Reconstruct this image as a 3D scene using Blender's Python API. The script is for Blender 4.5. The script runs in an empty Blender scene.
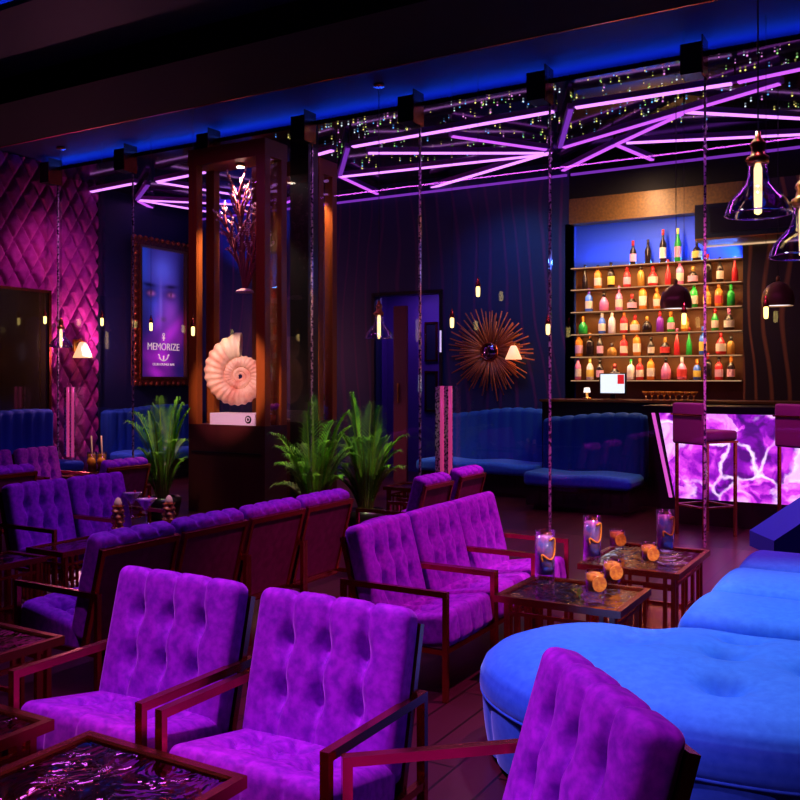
import bpy, bmesh, math, random
from mathutils import Vector, Matrix
R = random.Random(7)
PI = math.pi
sc = bpy.context.scene
COL = sc.collection
# ------------------------------------------------------------------ camera model (X runs to the right-hand vanishing point, Y to the left-hand one)
F, H, CX, CY = 896.0, 1.55, 400.0, 380.0
YAW = math.atan(525 / 896)
FX, FY, RX, RY = math.cos(YAW), math.sin(YAW), math.sin(YAW), -math.cos(YAW)
def ray(px, py):
    t = (px - CX) / F
    return Vector((FX + RX * t, FY + RY * t, (CY - py) / F))
def WZ(px, py, Z):
    d = ray(px, py); return Vector((0, 0, H)) + d * ((Z - H) / d.z)
def WX(px, py, X):
    d = ray(px, py); return Vector((0, 0, H)) + d * (X / d.x)
def WY(px, py, Y):
    d = ray(px, py); return Vector((0, 0, H)) + d * (Y / d.y)
def WK(px, py, k):
    return Vector((0, 0, H)) + ray(px, py) * k

cam = bpy.data.cameras.new('camera')
co = bpy.data.objects.new('camera', cam); COL.objects.link(co)
co.location = (0, 0, H)
co.rotation_euler = (PI / 2, 0, YAW - PI / 2)
cam.sensor_width = 36; cam.lens = F / 800 * 36
cam.shift_y = -(400 - CY) / 800
cam.clip_start = .05; cam.clip_end = 100
sc.camera = co

# ------------------------------------------------------------------ materials
def mat(name, col, rough=.5, metal=0., emit=None, es=0., sheen=0., spec=.5, sheen_tint=None, coat=0.):
    m = bpy.data.materials.new(name); m.use_nodes = True
    b = m.node_tree.nodes['Principled BSDF']
    b.inputs['Base Color'].default_value = (*col, 1)
    b.inputs['Roughness'].default_value = rough
    b.inputs['Metallic'].default_value = metal
    b.inputs['Specular IOR Level'].default_value = spec
    b.inputs['Coat Weight'].default_value = coat
    if emit:
        b.inputs['Emission Color'].default_value = (*emit, 1); b.inputs['Emission Strength'].default_value = es
    if sheen:
        b.inputs['Sheen Weight'].default_value = sheen
        b.inputs['Sheen Roughness'].default_value = .35
        b.inputs['Sheen Tint'].default_value = (*(sheen_tint or col), 1)
    return m
def nodes(m):
    nt = m.node_tree
    return nt, nt.nodes, nt.links, nt.nodes['Principled BSDF']
def noisy(m, c1, c2, scale=8., detail=4., lo=.35, hi=.65, bump=0., coord='Object', stretch=(1, 1, 1)):
    nt, N, L, b = nodes(m)
    tc = N.new('ShaderNodeTexCoord'); mp = N.new('ShaderNodeMapping'); n = N.new('ShaderNodeTexNoise'); r = N.new('ShaderNodeValToRGB')
    mp.inputs['Scale'].default_value = stretch
    n.inputs['Scale'].default_value = scale; n.inputs['Detail'].default_value = detail
    L.new(tc.outputs[coord], mp.inputs[0]); L.new(mp.outputs[0], n.inputs['Vector']); L.new(n.outputs[0], r.inputs[0])
    r.color_ramp.elements[0].position = lo; r.color_ramp.elements[0].color = (*c1, 1)
    r.color_ramp.elements[1].position = hi; r.color_ramp.elements[1].color = (*c2, 1)
    L.new(r.outputs[0], b.inputs['Base Color'])
    if bump:
        bp = N.new('ShaderNodeBump'); bp.inputs['Strength'].default_value = bump
        L.new(n.outputs[0], bp.inputs['Height']); L.new(bp.outputs[0], b.inputs['Normal'])
    return m
def thin_glass(name, tint=(1, 1, 1), refl=.05, rough=.0, edge=.35, bump=0.):
    m = bpy.data.materials.new(name); m.use_nodes = True
    nt = m.node_tree; N = nt.nodes; L = nt.links
    for n in list(N): N.remove(n)
    o = N.new('ShaderNodeOutputMaterial'); mx = N.new('ShaderNodeMixShader')
    t = N.new('ShaderNodeBsdfTransparent'); g = N.new('ShaderNodeBsdfGlossy'); lw = N.new('ShaderNodeLayerWeight'); mr = N.new('ShaderNodeMapRange')
    t.inputs[0].default_value = (*tint, 1); g.inputs[0].default_value = (1, 1, 1, 1); g.inputs['Roughness'].default_value = rough
    lw.inputs['Blend'].default_value = .5
    mr.inputs['From Min'].default_value = .25; mr.inputs['From Max'].default_value = 1.; mr.inputs['To Min'].default_value = refl; mr.inputs['To Max'].default_value = edge
    L.new(lw.outputs['Facing'], mr.inputs['Value']); L.new(mr.outputs[0], mx.inputs[0])
    L.new(t.outputs[0], mx.inputs[1]); L.new(g.outputs[0], mx.inputs[2]); L.new(mx.outputs[0], o.inputs[0])
    if bump:
        tc = N.new('ShaderNodeTexCoord'); n = N.new('ShaderNodeTexNoise'); bp = N.new('ShaderNodeBump')
        n.inputs['Scale'].default_value = 5; n.inputs['Distortion'].default_value = 2.5; bp.inputs['Strength'].default_value = bump; bp.inputs['Distance'].default_value = .05
        L.new(tc.outputs['Object'], n.inputs['Vector']); L.new(n.outputs[0], bp.inputs['Height']); L.new(bp.outputs[0], g.inputs['Normal'])
    return m
def glow(name, col, s):
    m = bpy.data.materials.new(name); m.use_nodes = True
    nt = m.node_tree; N = nt.nodes; L = nt.links
    N.remove(N['Principled BSDF']); e = N.new('ShaderNodeEmission')
    e.inputs[0].default_value = (*col, 1); e.inputs[1].default_value = s
    L.new(e.outputs[0], N['Material Output'].inputs[0])
    return m
def wavy(name, c1, c2, scale, rough=.45, dist=6., dscale=.8, stretch=(1, 1, .25), lo=.55, hi=.95, direction='Y'):
    m = mat(name, c1, rough)
    nt, N, L, b = nodes(m)
    tc = N.new('ShaderNodeTexCoord'); mp = N.new('ShaderNodeMapping'); w = N.new('ShaderNodeTexWave'); r = N.new('ShaderNodeValToRGB')
    mp.inputs['Scale'].default_value = stretch
    w.wave_type = 'BANDS'; w.bands_direction = direction
    w.inputs['Scale'].default_value = scale; w.inputs['Distortion'].default_value = dist; w.inputs['Detail'].default_value = 1.5; w.inputs['Detail Scale'].default_value = dscale
    L.new(tc.outputs['Object'], mp.inputs[0]); L.new(mp.outputs[0], w.inputs['Vector']); L.new(w.outputs[1], r.inputs[0])
    r.color_ramp.elements[0].position = lo; r.color_ramp.elements[0].color = (*c1, 1)
    r.color_ramp.elements[1].position = hi; r.color_ramp.elements[1].color = (*c2, 1)
    L.new(r.outputs[0], b.inputs['Base Color'])
    return m

M = {}
M['purple'] = noisy(mat('purple velvet', (.3, .01, .6), .75, sheen=.6, sheen_tint=(.8, .2, 1), spec=.2), (.20, .005, .44), (.42, .013, .68), 34, 8, .32, .68, bump=.10)
M['maroon'] = noisy(mat('maroon leather', (.16, .01, .06), .55, spec=.3), (.13, .008, .05), (.19, .012, .08), 20)
M['bronze'] = mat('copper bronze metal', (.55, .13, .06), .26, 1.)
M['brass'] = mat('brass metal', (.75, .38, .10), .28, 1.)
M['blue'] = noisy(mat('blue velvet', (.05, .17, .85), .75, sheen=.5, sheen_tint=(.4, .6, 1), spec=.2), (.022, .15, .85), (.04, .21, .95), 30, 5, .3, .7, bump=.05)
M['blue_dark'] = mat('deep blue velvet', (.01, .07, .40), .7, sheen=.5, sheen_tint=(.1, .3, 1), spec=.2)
M['black'] = mat('black lacquer', (.004, .004, .006), .35)
M['black_matte'] = mat('black matte', (.006, .005, .007), .8, spec=.2)
M['navy'] = mat('navy paint', (.008, .010, .035), .6, spec=.3)
M['darkwood'] = noisy(mat('dark maroon wood', (.05, .006, .008), .45), (.040, .003, .006), (.070, .007, .010), 3, 4, .3, .7, stretch=(1, 1, .15))
M['amberwood'] = noisy(mat('amber stained wood', (.4, .16, .03), .45), (.20, .070, .008), (.30, .11, .016), 4, 5, .3, .7, stretch=(1, 1, .15))
M['headwood'] = noisy(mat('dim brown header wood', (.1, .05, .01), .5), (.10, .042, .008), (.17, .075, .012), 30, 6, .35, .65)
M['floor'] = mat('dark red plank floor', (.05, .008, .014), .28)
nt, N, L, b = nodes(M['floor'])
tc = N.new('ShaderNodeTexCoord'); br = N.new('ShaderNodeTexBrick'); 
br.inputs['Color1'].default_value = (.060, .008, .018, 1); br.inputs['Color2'].default_value = (.042, .006, .014, 1); br.inputs['Mortar'].default_value = (.012, .002, .004, 1)
br.inputs['Scale'].default_value = 1.; br.inputs['Brick Width'].default_value = 1.6; br.inputs['Row Height'].default_value = .18; br.inputs['Mortar Size'].default_value = .006
L.new(tc.outputs['Object'], br.inputs['Vector']); L.new(br.outputs[0], b.inputs['Base Color'])
M['backwall'] = wavy('navy wall with wavy grain', (.008, .016, .085), (.065, .013, .10), 1.3, .5, 14., .55, (1, 1, .42), .87, 1., 'Y')
M['sidewall'] = mat('navy side wall paint', (.008, .014, .075), .55)
M['grainwood'] = wavy('dark wavy grain wood', (.018, .006, .010), (.20, .060, .03), 1.6, .4, 13., .6, (1, 1, .40), .80, 1., 'Y')
M['tuft'] = noisy(mat('rose purple tufted velvet', (.4, .03, .3), .7, sheen=.5, sheen_tint=(1, .4, .9), spec=.2), (.34, .02, .25), (.46, .035, .33), 14)
M['ceil_gloss'] = mat('glossy black ceiling', (.004, .004, .007), .10, spec=.6)
M['ceil'] = mat('dark violet ceiling paint', (.035, .022, .075), .7, spec=.2)
M['pane'] = thin_glass('clear partition glass', (.94, .96, 1), .035, 0, .30)
M['case_glass'] = thin_glass('clear case glass', (.96, .97, 1), .02, 0, .2)
M['table_glass'] = thin_glass('smoked rippled table glass', (.78, .50, .30), .14, .04, .70, bump=.16)
M['drink_glass'] = thin_glass('drinking glass', (.92, .92, 1), .12, .02, .8)
M['shade_glass'] = thin_glass('violet tinted lamp glass', (.86, .78, 1), .10, .02, .85)
M['led_pink'] = glow('violet led diffuser', (.75, .12, 1.), 1.25)
M['led_core'] = glow('bright violet led diffuser', (.85, .26, 1.), 1.9)
M['dim_violet'] = glow('dim violet glow', (.40, .06, .85), .55)
M['led_case'] = mat('purple lacquer housing', (.45, .06, .75), .35)
M['led_blue'] = glow('blue cove led', (.008, .07, 1.), 27.)
M['bulb'] = glow('warm filament glow', (1., .72, .22), 3.2)
M['bulb_hot'] = glow('hot lamp glow', (1., .62, .34), 6.)
M['led_warm'] = glow('warm shelf led', (1., .60, .30), .9)
M['white'] = mat('white lacquer', (.95, .75, .95), .4)
M['shell'] = noisy(mat('ammonite shell', (.9, .55, .38), .45), (.92, .62, .42), (.72, .25, .16), 7, 5, .4, .75)
M['shell_in'] = mat('pale shell mouth', (.95, .8, .5), .4)
M['coral'] = mat('dark red coral', (.22, .02, .05), .6)
M['coral_tip'] = mat('pale pink coral tips', (.95, .55, .72), .5)
M['leaf'] = noisy(mat('palm green', (.05, .3, .01), .45), (.020, .16, .004), (.22, .55, .02), 14, 3, .35, .65)
M['stem'] = mat('palm stem green', (.20, .26, .02), .5)
M['pot'] = mat('black glazed pot', (.012, .008, .010), .3)
M['soil'] = mat('dark soil', (.02, .012, .008), .9)
M['copper'] = mat('polished copper', (.42, .20, .06), .28, .35)
M['amber'] = mat('amber glass', (.62, .20, .02), .15)
M['joint'] = noisy(mat('strip with painted glints', (.6, .5, .7), .15, .35), (.95, .75, .95), (.06, .03, .10), 40, 2, .45, .6, bump=.9)  # bright and dark specks put reflected sparkle into the colour
M['gold_frame'] = noisy(mat('carved gilt frame', (.45, .13, .04), .35, .9), (.55, .17, .05), (.22, .05, .03), 40, 3, bump=.8)

# ------------------------------------------------------------------ mesh builder
class MB:
    def __init__(s): s.v = []; s.f = []; s.mi = []; s.smooth = []
    def add(s, vs, fs, mi=0, smooth=False):
        o = len(s.v); s.v += [tuple(v) for v in vs]
        for f in fs: s.f.append(tuple(i + o for i in f)); s.mi.append(mi); s.smooth.append(smooth)
        return s
    def box(s, lo, hi, mi=0, M_=None):
        x0, y0, z0 = lo; x1, y1, z1 = hi
        vs = [Vector(p) for p in ((x0, y0, z0), (x1, y0, z0), (x1, y1, z0), (x0, y1, z0), (x0, y0, z1), (x1, y0, z1), (x1, y1, z1), (x0, y1, z1))]
        if M_: vs = [M_ @ v for v in vs]
        return s.add(vs, [(0, 3, 2, 1), (4, 5, 6, 7), (0, 1, 5, 4), (1, 2, 6, 5), (2, 3, 7, 6), (3, 0, 4, 7)], mi)
    def bar(s, p, q, w, h, mi=0, up=(0, 0, 1)):
        p, q = Vector(p), Vector(q); d = (q - p).normalized(); u = Vector(up)
        if abs(d.dot(u)) > .99: u = Vector((0, 1, 0))
        a = d.cross(u).normalized() * (w / 2); c = a.cross(d).normalized() * (h / 2)
        vs = [e + a * i + c * j for e in (p, q) for i, j in ((-1, -1), (1, -1), (1, 1), (-1, 1))]
        return s.add(vs, [(0, 1, 2, 3)[::-1], (4, 5, 6, 7), (0, 1, 5, 4), (1, 2, 6, 5), (2, 3, 7, 6), (3, 0, 4, 7)], mi)
    def tube(s, pts, rad, n=8, mi=0, cap=True):
        pts = [Vector(p) for p in pts]; k = len(pts)
        if not isinstance(rad, (list, tuple)): rad = [rad] * k
        vs = []; ref = None
        for i, p in enumerate(pts):
            d = (pts[min(i + 1, k - 1)] - pts[max(i - 1, 0)]).normalized()
            if ref is None:
                ref = d.orthogonal().normalized()
            a = (ref - d * ref.dot(d))
            a = a.normalized() if a.length > 1e-6 else d.orthogonal().normalized()
            ref = a; c = d.cross(a)
            for j in range(n):
                t = 2 * PI * j / n; vs.append(p + (a * math.cos(t) + c * math.sin(t)) * rad[i])
        fs = [(i * n + j, i * n + (j + 1) % n, (i + 1) * n + (j + 1) % n, (i + 1) * n + j) for i in range(k - 1) for j in range(n)]
        s.add(vs, fs, mi, True)
        if cap:
            o = len(s.v) - len(vs)
            s.f.append(tuple(o + j for j in reversed(range(n)))); s.f.append(tuple(o + (k - 1) * n + j for j in range(n))); s.mi += [mi, mi]; s.smooth += [False, False]
        return s
    def lathe(s, prof, n=20, c=(0, 0, 0), mi=0, sq=0., close=True, ell=1.):
        vs = []; c = Vector(c)
        for r, z in prof:
            for j in range(n):
                t = 2 * PI * j / n; ct, st = math.cos(t), math.sin(t)
                k = 1.0
                if sq: k = 1 / max((abs(ct) ** sq + abs(st) ** sq) ** (1 / sq), 1e-6)
                vs.append(c + Vector((r * ct * k, r * st * k * ell, z)))
        m = len(prof)
        fs = [(i * n + j, i * n + (j + 1) % n, (i + 1) * n + (j + 1) % n, (i + 1) * n + j) for i in range(m - 1) for j in range(n)]
        if close:
            if prof[0][0] > 1e-5: fs.append(tuple(reversed(range(n))))
            if prof[-1][0] > 1e-5: fs.append(tuple((m - 1) * n + j for j in range(n)))
        return s.add(vs, fs, mi, True)
    def grid(s, fn, nu, nv, mi=0, smooth=True):
        vs = [fn(i / nu, j / nv) for i in range(nu + 1) for j in range(nv + 1)]
        w = nv + 1
        fs = [(i * w + j, (i + 1) * w + j, (i + 1) * w + j + 1, i * w + j + 1) for i in range(nu) for j in range(nv)]
        return s.add(vs, fs, mi, smooth)
    def rbox(s, size, r, n, c=(0, 0, 0), fn=None, mi=0, M_=None):
        c = Vector(c); h = [d / 2 for d in size]; r = min(r, min(h) * .999)
        def samp(k):
            L = h[k]; inner = L - r; m = max(1, n[k])
            a = [-L + r * (1 - math.cos(PI / 2 * i / 4)) for i in range(4)]
            a = [-L, -L + r * .25, -L + r * .5, -L + r * .75]
            mid = [-inner + 2 * inner * i / m for i in range(m + 1)]
            return a + mid + [-x for x in reversed(a)]
        S = [samp(k) for k in range(3)]
        cache = {}; vs = []; fs = []
        def vert(i, j, k):
            key = (i, j, k)
            if key in cache: return cache[key]
            p = Vector((S[0][i], S[1][j], S[2][k]))
            q = Vector([max(-(h[a] - r), min(h[a] - r, p[a])) for a in range(3)])
            d = p - q; nn = d.normalized() if d.length > 1e-9 else Vector((0, 0, 1))
            o = q + nn * r
            if fn: o = fn(o, nn)
            o = o + c
            if M_: o = M_ @ o
            cache[key] = len(vs); vs.append(o); return cache[key]
        X, Y, Z = len(S[0]) - 1, len(S[1]) - 1, len(S[2]) - 1
        for i in range(X):
            for j in range(Y):
                fs.append((vert(i, j, 0), vert(i, j + 1, 0), vert(i + 1, j + 1, 0), vert(i + 1, j, 0)))
                fs.append((vert(i, j, Z), vert(i + 1, j, Z), vert(i + 1, j + 1, Z), vert(i, j + 1, Z)))
        for i in range(X):
            for k in range(Z):
                fs.append((vert(i, 0, k), vert(i + 1, 0, k), vert(i + 1, 0, k + 1), vert(i, 0, k + 1)))
                fs.append((vert(i, Y, k), vert(i, Y, k + 1), vert(i + 1, Y, k + 1), vert(i + 1, Y, k)))
        for j in range(Y):
            for k in range(Z):
                fs.append((vert(0, j, k), vert(0, j, k + 1), vert(0, j + 1, k + 1), vert(0, j + 1, k)))
                fs.append((vert(X, j, k), vert(X, j + 1, k), vert(X, j + 1, k + 1), vert(X, j, k + 1)))
        return s.add(vs, fs, mi, True)
    def build(s, name, mats, parent=None, loc=None, rz=0):
        me = bpy.data.meshes.new(name)
        me.from_pydata(s.v, [], s.f)
        for m in (mats if isinstance(mats, (list, tuple)) else [mats]): me.materials.append(m)
        me.polygons.foreach_set('material_index', s.mi); me.polygons.foreach_set('use_smooth', s.smooth)
        me.update()
        o = bpy.data.objects.new(name, me); COL.objects.link(o)
        if parent: o.parent = parent
        if loc is not None: o.location = loc
        if rz: o.rotation_euler.z = rz
        return o
def tag(o, label=None, cat=None, group=None, kind=None):
    if label: o['label'] = label
    if cat: o['category'] = cat
    if group: o['group'] = group
    if kind: o['kind'] = kind
    return o
def empty(name, loc=(0, 0, 0), rz=0, label=None, cat=None, group=None, s=1.):
    o = bpy.data.objects.new(name, None); COL.objects.link(o); o.empty_display_size = .1
    o.location = loc; o.rotation_euler = (0, 0, rz); o.scale = (s, s, s)
    return tag(o, label, cat, group)
def copy_tree(o, parent=None):
    c = o.copy(); COL.objects.link(c)
    if parent: c.parent = parent
    for ch in list(o.children): copy_tree(ch, c)
    return c
def struct(name, mb, m, label=None):
    return tag(mb.build(name, m), label, None, None, 'structure')
def B(lo, hi): return MB().box(lo, hi)
ONE = ['leftmost', 'second from left', 'third from left', 'fourth from left', 'fifth from left', 'sixth from left', 'seventh from left', 'eighth from left', 'ninth from left', 'tenth from left', 'eleventh from left', 'twelfth from left', 'thirteenth from left']

# ------------------------------------------------------------------ room shell
struct('floor', B((-3, -3, -.1), (14.0, 11.5, 0)), M['floor'])
struct('ceiling', B((-3, -3, 4.72), (14.0, 11.5, 4.85)), M['ceil'])
struct('trim_1', B((4.64, -3, 4.55), (5.70, 11.1, 4.60)), M['navy'])
bm_ = B((5.70, -3, 4.3), (6.73, 11.1, 4.72)); struct('ceiling_beam', bm_, M['black_matte'])
struct('trim_2', B((6.73, -3, 4.295), (6.755, 11.1, 4.335)), M['bronze'])
struct('trim_3', B((8.59, -3, 4.55), (12.0, 11.1, 4.60)), M['ceil_gloss'])
tag(B((4.80, -3, 4.604), (4.84, 11.1, 4.63)).build('cove_light', M['led_blue']), 'blue cove light strip above the nearer ceiling ledge', 'cove light', 'blue cove lights')
tag(B((8.75, -3, 4.604), (8.79, 11.1, 4.63)).build('cove_light', M['led_blue']), 'blue cove light strip above the ledge over the glass partition', 'cove light', 'blue cove lights')
struct('wall_left', B((-3, 11.1, 0), (14.0, 11.25, 4.72)), M['sidewall'])
struct('wall_right', B((-3, -3.15, 0), (14.0, -3, 4.72)), M['navy'])
struct('wall_near', B((-3.15, -3, 0), (-3, 11.1, 4.72)), M['navy'])
# back wall at X = 11.75 with doorway (Y 6.20..7.33) and bar niche (Y 1.95..4.20, Z 1.3..3.68)
w = MB()
w.box((11.75, 7.33, 0), (11.95, 11.1, 4.55)); w.box((11.75, 6.20, 2.84), (11.95, 7.33, 4.55)); w.box((11.75, 4.20, 0), (11.95, 6.20, 4.55))
struct('wall_back', w, M['backwall'])
w = MB(); w.box((11.75, 1.95, 0), (11.95, 4.20, 1.3)); w.box((11.75, -3, 4.02), (11.95, 4.20, 4.55))
struct('wall_bar', w, M['black_matte'])
struct('trim_4', B((11.735, 1.95, 3.68), (11.95, 4.20, 4.02)), M['headwood'])
struct('wall_bar_side', B((11.75, -3, 0), (11.95, 1.95, 4.02)), M['grainwood'])
M['niche'] = mat('blue niche paint', (.03, .10, .75), .6)
w = MB(); w.box((12.02, 1.85, 3.08), (12.08, 4.28, 3.75)); w.box((11.75, 4.20, 1.3), (12.02, 4.26, 3.68)); struct('wall_niche', w, M['niche'])
struct('wall_niche_backing', B((12.02, 1.85, 1.3), (12.08, 4.20, 3.08)), M['amberwood'])
# hall behind the doorway
M['hall'] = mat('violet hall paint', (.09, .03, .26), .6)
w = MB(); w.box((13.2, 5.6, 0), (13.3, 8.8, 3.2)); w.box((11.95, 6.08, 0), (13.2, 6.20, 3.2)); w.box((11.95, 8.0, 0), (13.2, 8.1, 3.2)); w.box((11.95, 6.0, 3.1), (13.3, 8.1, 3.2))
struct('wall_hall', w, M['hall'])
M['reddoor'] = mat('dark red door', (.14, .02, .05), .4)
d = tag(B((11.80, 6.80, 0), (11.85, 7.03, 2.68)).build('door_1', M['reddoor']), None, None, None, 'structure')
MB().box((11.77, 6.93, 1.2), (11.80, 6.95, 1.5)).build('handle', M['brass'], d)
w = MB(); w.box((11.72, 6.15, 0), (11.77, 6.20, 2.86)); w.box((11.72, 7.33, 0), (11.77, 7.38, 2.86)); w.box((11.72, 6.15, 2.84), (11.77, 7.38, 2.89))
struct('trim_5', w, M['black'])
for i, (z0, z1, lab) in enumerate(((1.86, 2.52, 'upper thin framed dark picture inside the hall doorway'), (1.02, 1.70, 'lower thin framed dark picture inside the hall doorway'))):
    t = empty('picture', (13.185, 7.12, (z0 + z1) / 2), 0, lab, 'picture', 'pictures inside the hall doorway')
    fr = MB(); a, h2 = .12, (z1 - z0) / 2
    fr.box((-.02, -a, -h2), (.015, -a + .03, h2)); fr.box((-.02, a - .03, -h2), (.015, a, h2)); fr.box((-.02, -a, h2 - .03), (.015, a, h2)); fr.box((-.02, -a, -h2), (.015, a, -h2 + .03))
    fr.build('frame', M['bronze'], t); MB().box((0, -a + .03, -h2 + .03), (.012, a - .03, h2 - .03)).build('print', M['navy'], t)
t = empty('wall_light', (11.70, 6.16, 2.12), 0, 'slim pale vertical light strip at the right edge of the hall doorway', 'wall light')
MB().box((-.012, -.012, -.16), (.012, .012, .16)).build('diffuser', glow('pale violet strip', (.8, .6, 1), 1.0), t)
MB().box((0.0, -.025, -.18), (.016, .025, .18)).build('backplate', M['black'], t)

# tufted wall covering on the left wall
def tuft_wall(u, v):
    x = 7.5 + 2.04 * u; z = 4.7 * v
    a = (x / .27); c = (z / .44)
    p = a + c; q = a - c
    fp = abs((p % 1) - .5) * 2; fq = abs((q % 1) - .5) * 2          # 1 on seams
    g = max(fp, fq); d = (1 - g ** 5) ** .6 if g < 1 else 0
    return Vector((x, 11.1 - .02 - .12 * d, z))
w = MB().grid(tuft_wall, 130, 260)
w.box((9.54, 10.96, 0), (9.58, 11.1, 4.72), 1)
struct('wall_left_tufting', w, [M['tuft'], M['navy']])
# dark framed panel on the tufted wall
t = empty('wall_panel', (8.06, 10.95, .5), 0, 'large dark olive glass panel in thin frame on the tufted wall', 'mirror panel')
MB().box((-.9, -.05, 0), (.52, 0, 2.30)).build('glass', mat('dark olive glass', (.02, .02, .004), .08, spec=.8), t)
fr = MB(); fr.box((.52, -.07, -.03), (.56, 0, 2.34)); fr.box((-.9, -.07, 2.30), (.52, 0, 2.34)); fr.box((-.9, -.07, -.03), (.52, 0, 0)); fr.build('frame', M['bronze'], t)

# ------------------------------------------------------------------ glass partition: panes with joints with painted glints, brackets and pulls
JY = [.26, 1.758, 3.274, 4.779, 6.236, 7.72, 9.20, 10.706]
PN = ['far right pane near the glass pendants', 'pane before the bar stools', 'pane before the bottle shelves', 'pane before the sunburst', 'pane before the hall doorway',
      'pane behind the shell display case', 'pane before the framed poster', 'pane before the wall sconce']
for i, y in enumerate(JY):
    y1 = JY[i + 1] if i + 1 < len(JY) else 10.84
    t = empty('glass_screen', (8.59, y, 0), 0, 'clear full-height glass partition, ' + PN[i], 'glass partition', 'glass partition panes')
    MB().box((-.006, .02, .01), (.006, y1 - y - .02, 4.54)).build('pane', M['pane'], t)
    MB().box((-.010, -.010, 0), (.010, .010, 4.5)).build('joint_strip', M['joint'], t)
    br_ = MB().box((-.16, .0, 4.36), (.06, .19, 4.64)).build('bracket', M['black'], t)
    MB().box((-.164, -.014, 4.34), (.06, -.001, 4.70)).build('bracket_plate', M['bronze'], br_)
def pull(px, y0, y1, lab):
    p = WX(px, y1, 8.50); q = WX(px, y0, 8.50)
    t = empty('door_pull', (8.50, p.y, 0), 0, lab, 'door handle', 'door pulls on the glass partition')
    z0, z1 = p.z, q.z
    pk = mat('pink pull with added glow', (.85, .18, .45), .25, .3, emit=(1, .08, .36), es=.35)  # emission puts the pink glow into the bars
    MB().tube([(0, 0, z0), (0, 0, z1)], .022, 10).build('bar', pk, t)
    MB().tube([(0, -.10, z0), (0, -.10, z1)], .022, 10).build('bar', pk, t)
    MB().box((.005, -.12, z0 + .02), (.02, .085, z1)).build('backplate', M['joint'], t)
    for z in (z0 + .1, z1 - .1):
        MB().tube([(-.0, 0, z), (.08, 0, z)], .012, 8).build('standoff', M['brass'], t)
pull(442, 386, 478, 'tall pair of pink door pulls rising behind the two back-turned chairs')
pull(68, 387, 457, 'tall pair of pink door pulls below the wall sconce at left')

# column beside the case
struct('column', B((8.66, 6.34, 0), (8.86, 6.61, 4.55)), M['black'])

# ------------------------------------------------------------------ violet LED structure under the ceiling
TUBES = [((90, 192), (136, 183), 1), ((156, 182), (262, 161), 1), ((156, 182), (262, 199), 1), ((138, 200), (272, 206), 1), ((138, 200), (240, 217), 1), ((138, 201), (164, 214), 0),
         ((267, 209), (300, 198), 0), ((316, 155), (334, 150), 1),
         ((351, 147), (556, 111), 1), ((450, 136), (548, 150), 0), ((366, 153), (546, 153), 1), ((339, 177), (550, 154), 1), ((339, 176), (388, 199), 0),
         ((394, 199), (552, 152), 1), ((573, 108), (735, 83), 1), ((735, 83), (830, 63), 0), ((562, 148), (782, 83), 0), ((562, 171), (615, 145), 0), ((615, 145), (684, 113), 0), ((614, 144), (664, 165), 0),
         ((684, 112), (830, 120), 1), ((624, 143), (830, 133), 1), ((148, 185), (137, 200), 0), ((348, 148), (340, 176), 0), ((571, 109), (560, 148), 0)]
TL = ['short violet light bar at the far left of the ceiling grid', 'violet light bar running level behind the top of the shell case', 'violet light bar descending behind the shell case, topmost fork',
      'violet light bar behind the shell case, second fork', 'violet light bar behind the shell case, third fork', 'short dim violet bar below the left fork above the poster',
      'short violet bar seen through the right side of the shell case', 'short violet bar just right of the dark column',
      'long bright violet bar along the ceiling ledge, centre', 'violet bar slanting down to the centre node from the ledge bar', 'level violet bar ending at the centre node',
      'long violet bar rising gently to the centre node', 'short violet bar falling right to the lowest point above the doorway', 'steep long violet bar from the lowest point to the centre node',
      'long bright violet bar along the ceiling ledge, right of centre', 'violet bar along the ledge at the far right edge', 'long violet bar climbing from the centre node to the right ledge',
      'violet bar slanting above the top left of the bottle shelves', 'violet bar climbing on from the peak above the bottle shelves', 'short violet bar falling right from the peak above the bottle shelves',
      'upper level violet bar above the glass pendant', 'lower level violet bar above the glass pendant', 'short dim strut joining the left fork above the poster', 'short dim strut right of the second display case',
      'short dim strut at the centre node below the ledge bar']
for i, (a, c, lit) in enumerate(TUBES):
    p, q = WZ(*a, 4.42), WZ(*c, 4.42)
    t = empty('light_bar', (p + q) / 2, 0, TL[i], 'light bar', 'violet light bars under the starry ceiling')
    o = (p + q) / 2; d = (q - p).normalized()
    MB().bar(p - o + Vector((0, 0, .035)), q - o + Vector((0, 0, .035)), .075, .06).build('housing', M['led_case'], t)
    strut = a in ((148, 185), (348, 148), (571, 109))  # struts are unlit, their purple is put in as a dim glow
    MB().bar(p - o + d * .03, q - o - d * .03, .058 if lit else .05, .022).build('diffuser', M['dim_violet'] if strut else (M['led_core'] if lit else M['led_pink']), t)
    for e in (p, q):
        MB().tube([e - o + Vector((0, 0, .06)), e - o + Vector((0, 0, .13))], .008, 6).build('hanger', M['black'], t)
tag(B((11.69, 4.22, 4.33), (11.72, 11.0, 4.36)).build('light_line', M['dim_violet']), 'thin violet light line along the top of the navy back wall', 'light line', 'violet light lines')
tag(B((11.69, -2, 4.33), (11.72, 4.16, 4.36)).build('light_line', M['dim_violet']), 'thin violet light line along the top of the bar wall', 'light line', 'violet light lines')
st = MB()  # glowing dots stand in for sparkles reflected in the glossy ceiling
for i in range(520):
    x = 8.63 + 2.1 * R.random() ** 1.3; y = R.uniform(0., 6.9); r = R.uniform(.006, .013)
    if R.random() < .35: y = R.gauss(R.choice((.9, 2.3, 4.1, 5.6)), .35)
    st.lathe([(0, -r), (r, 0), (0, r)], 5, (x, y, 4.535), R.choice((0, 0, 1, 2, 3, 4)), close=False)
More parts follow.
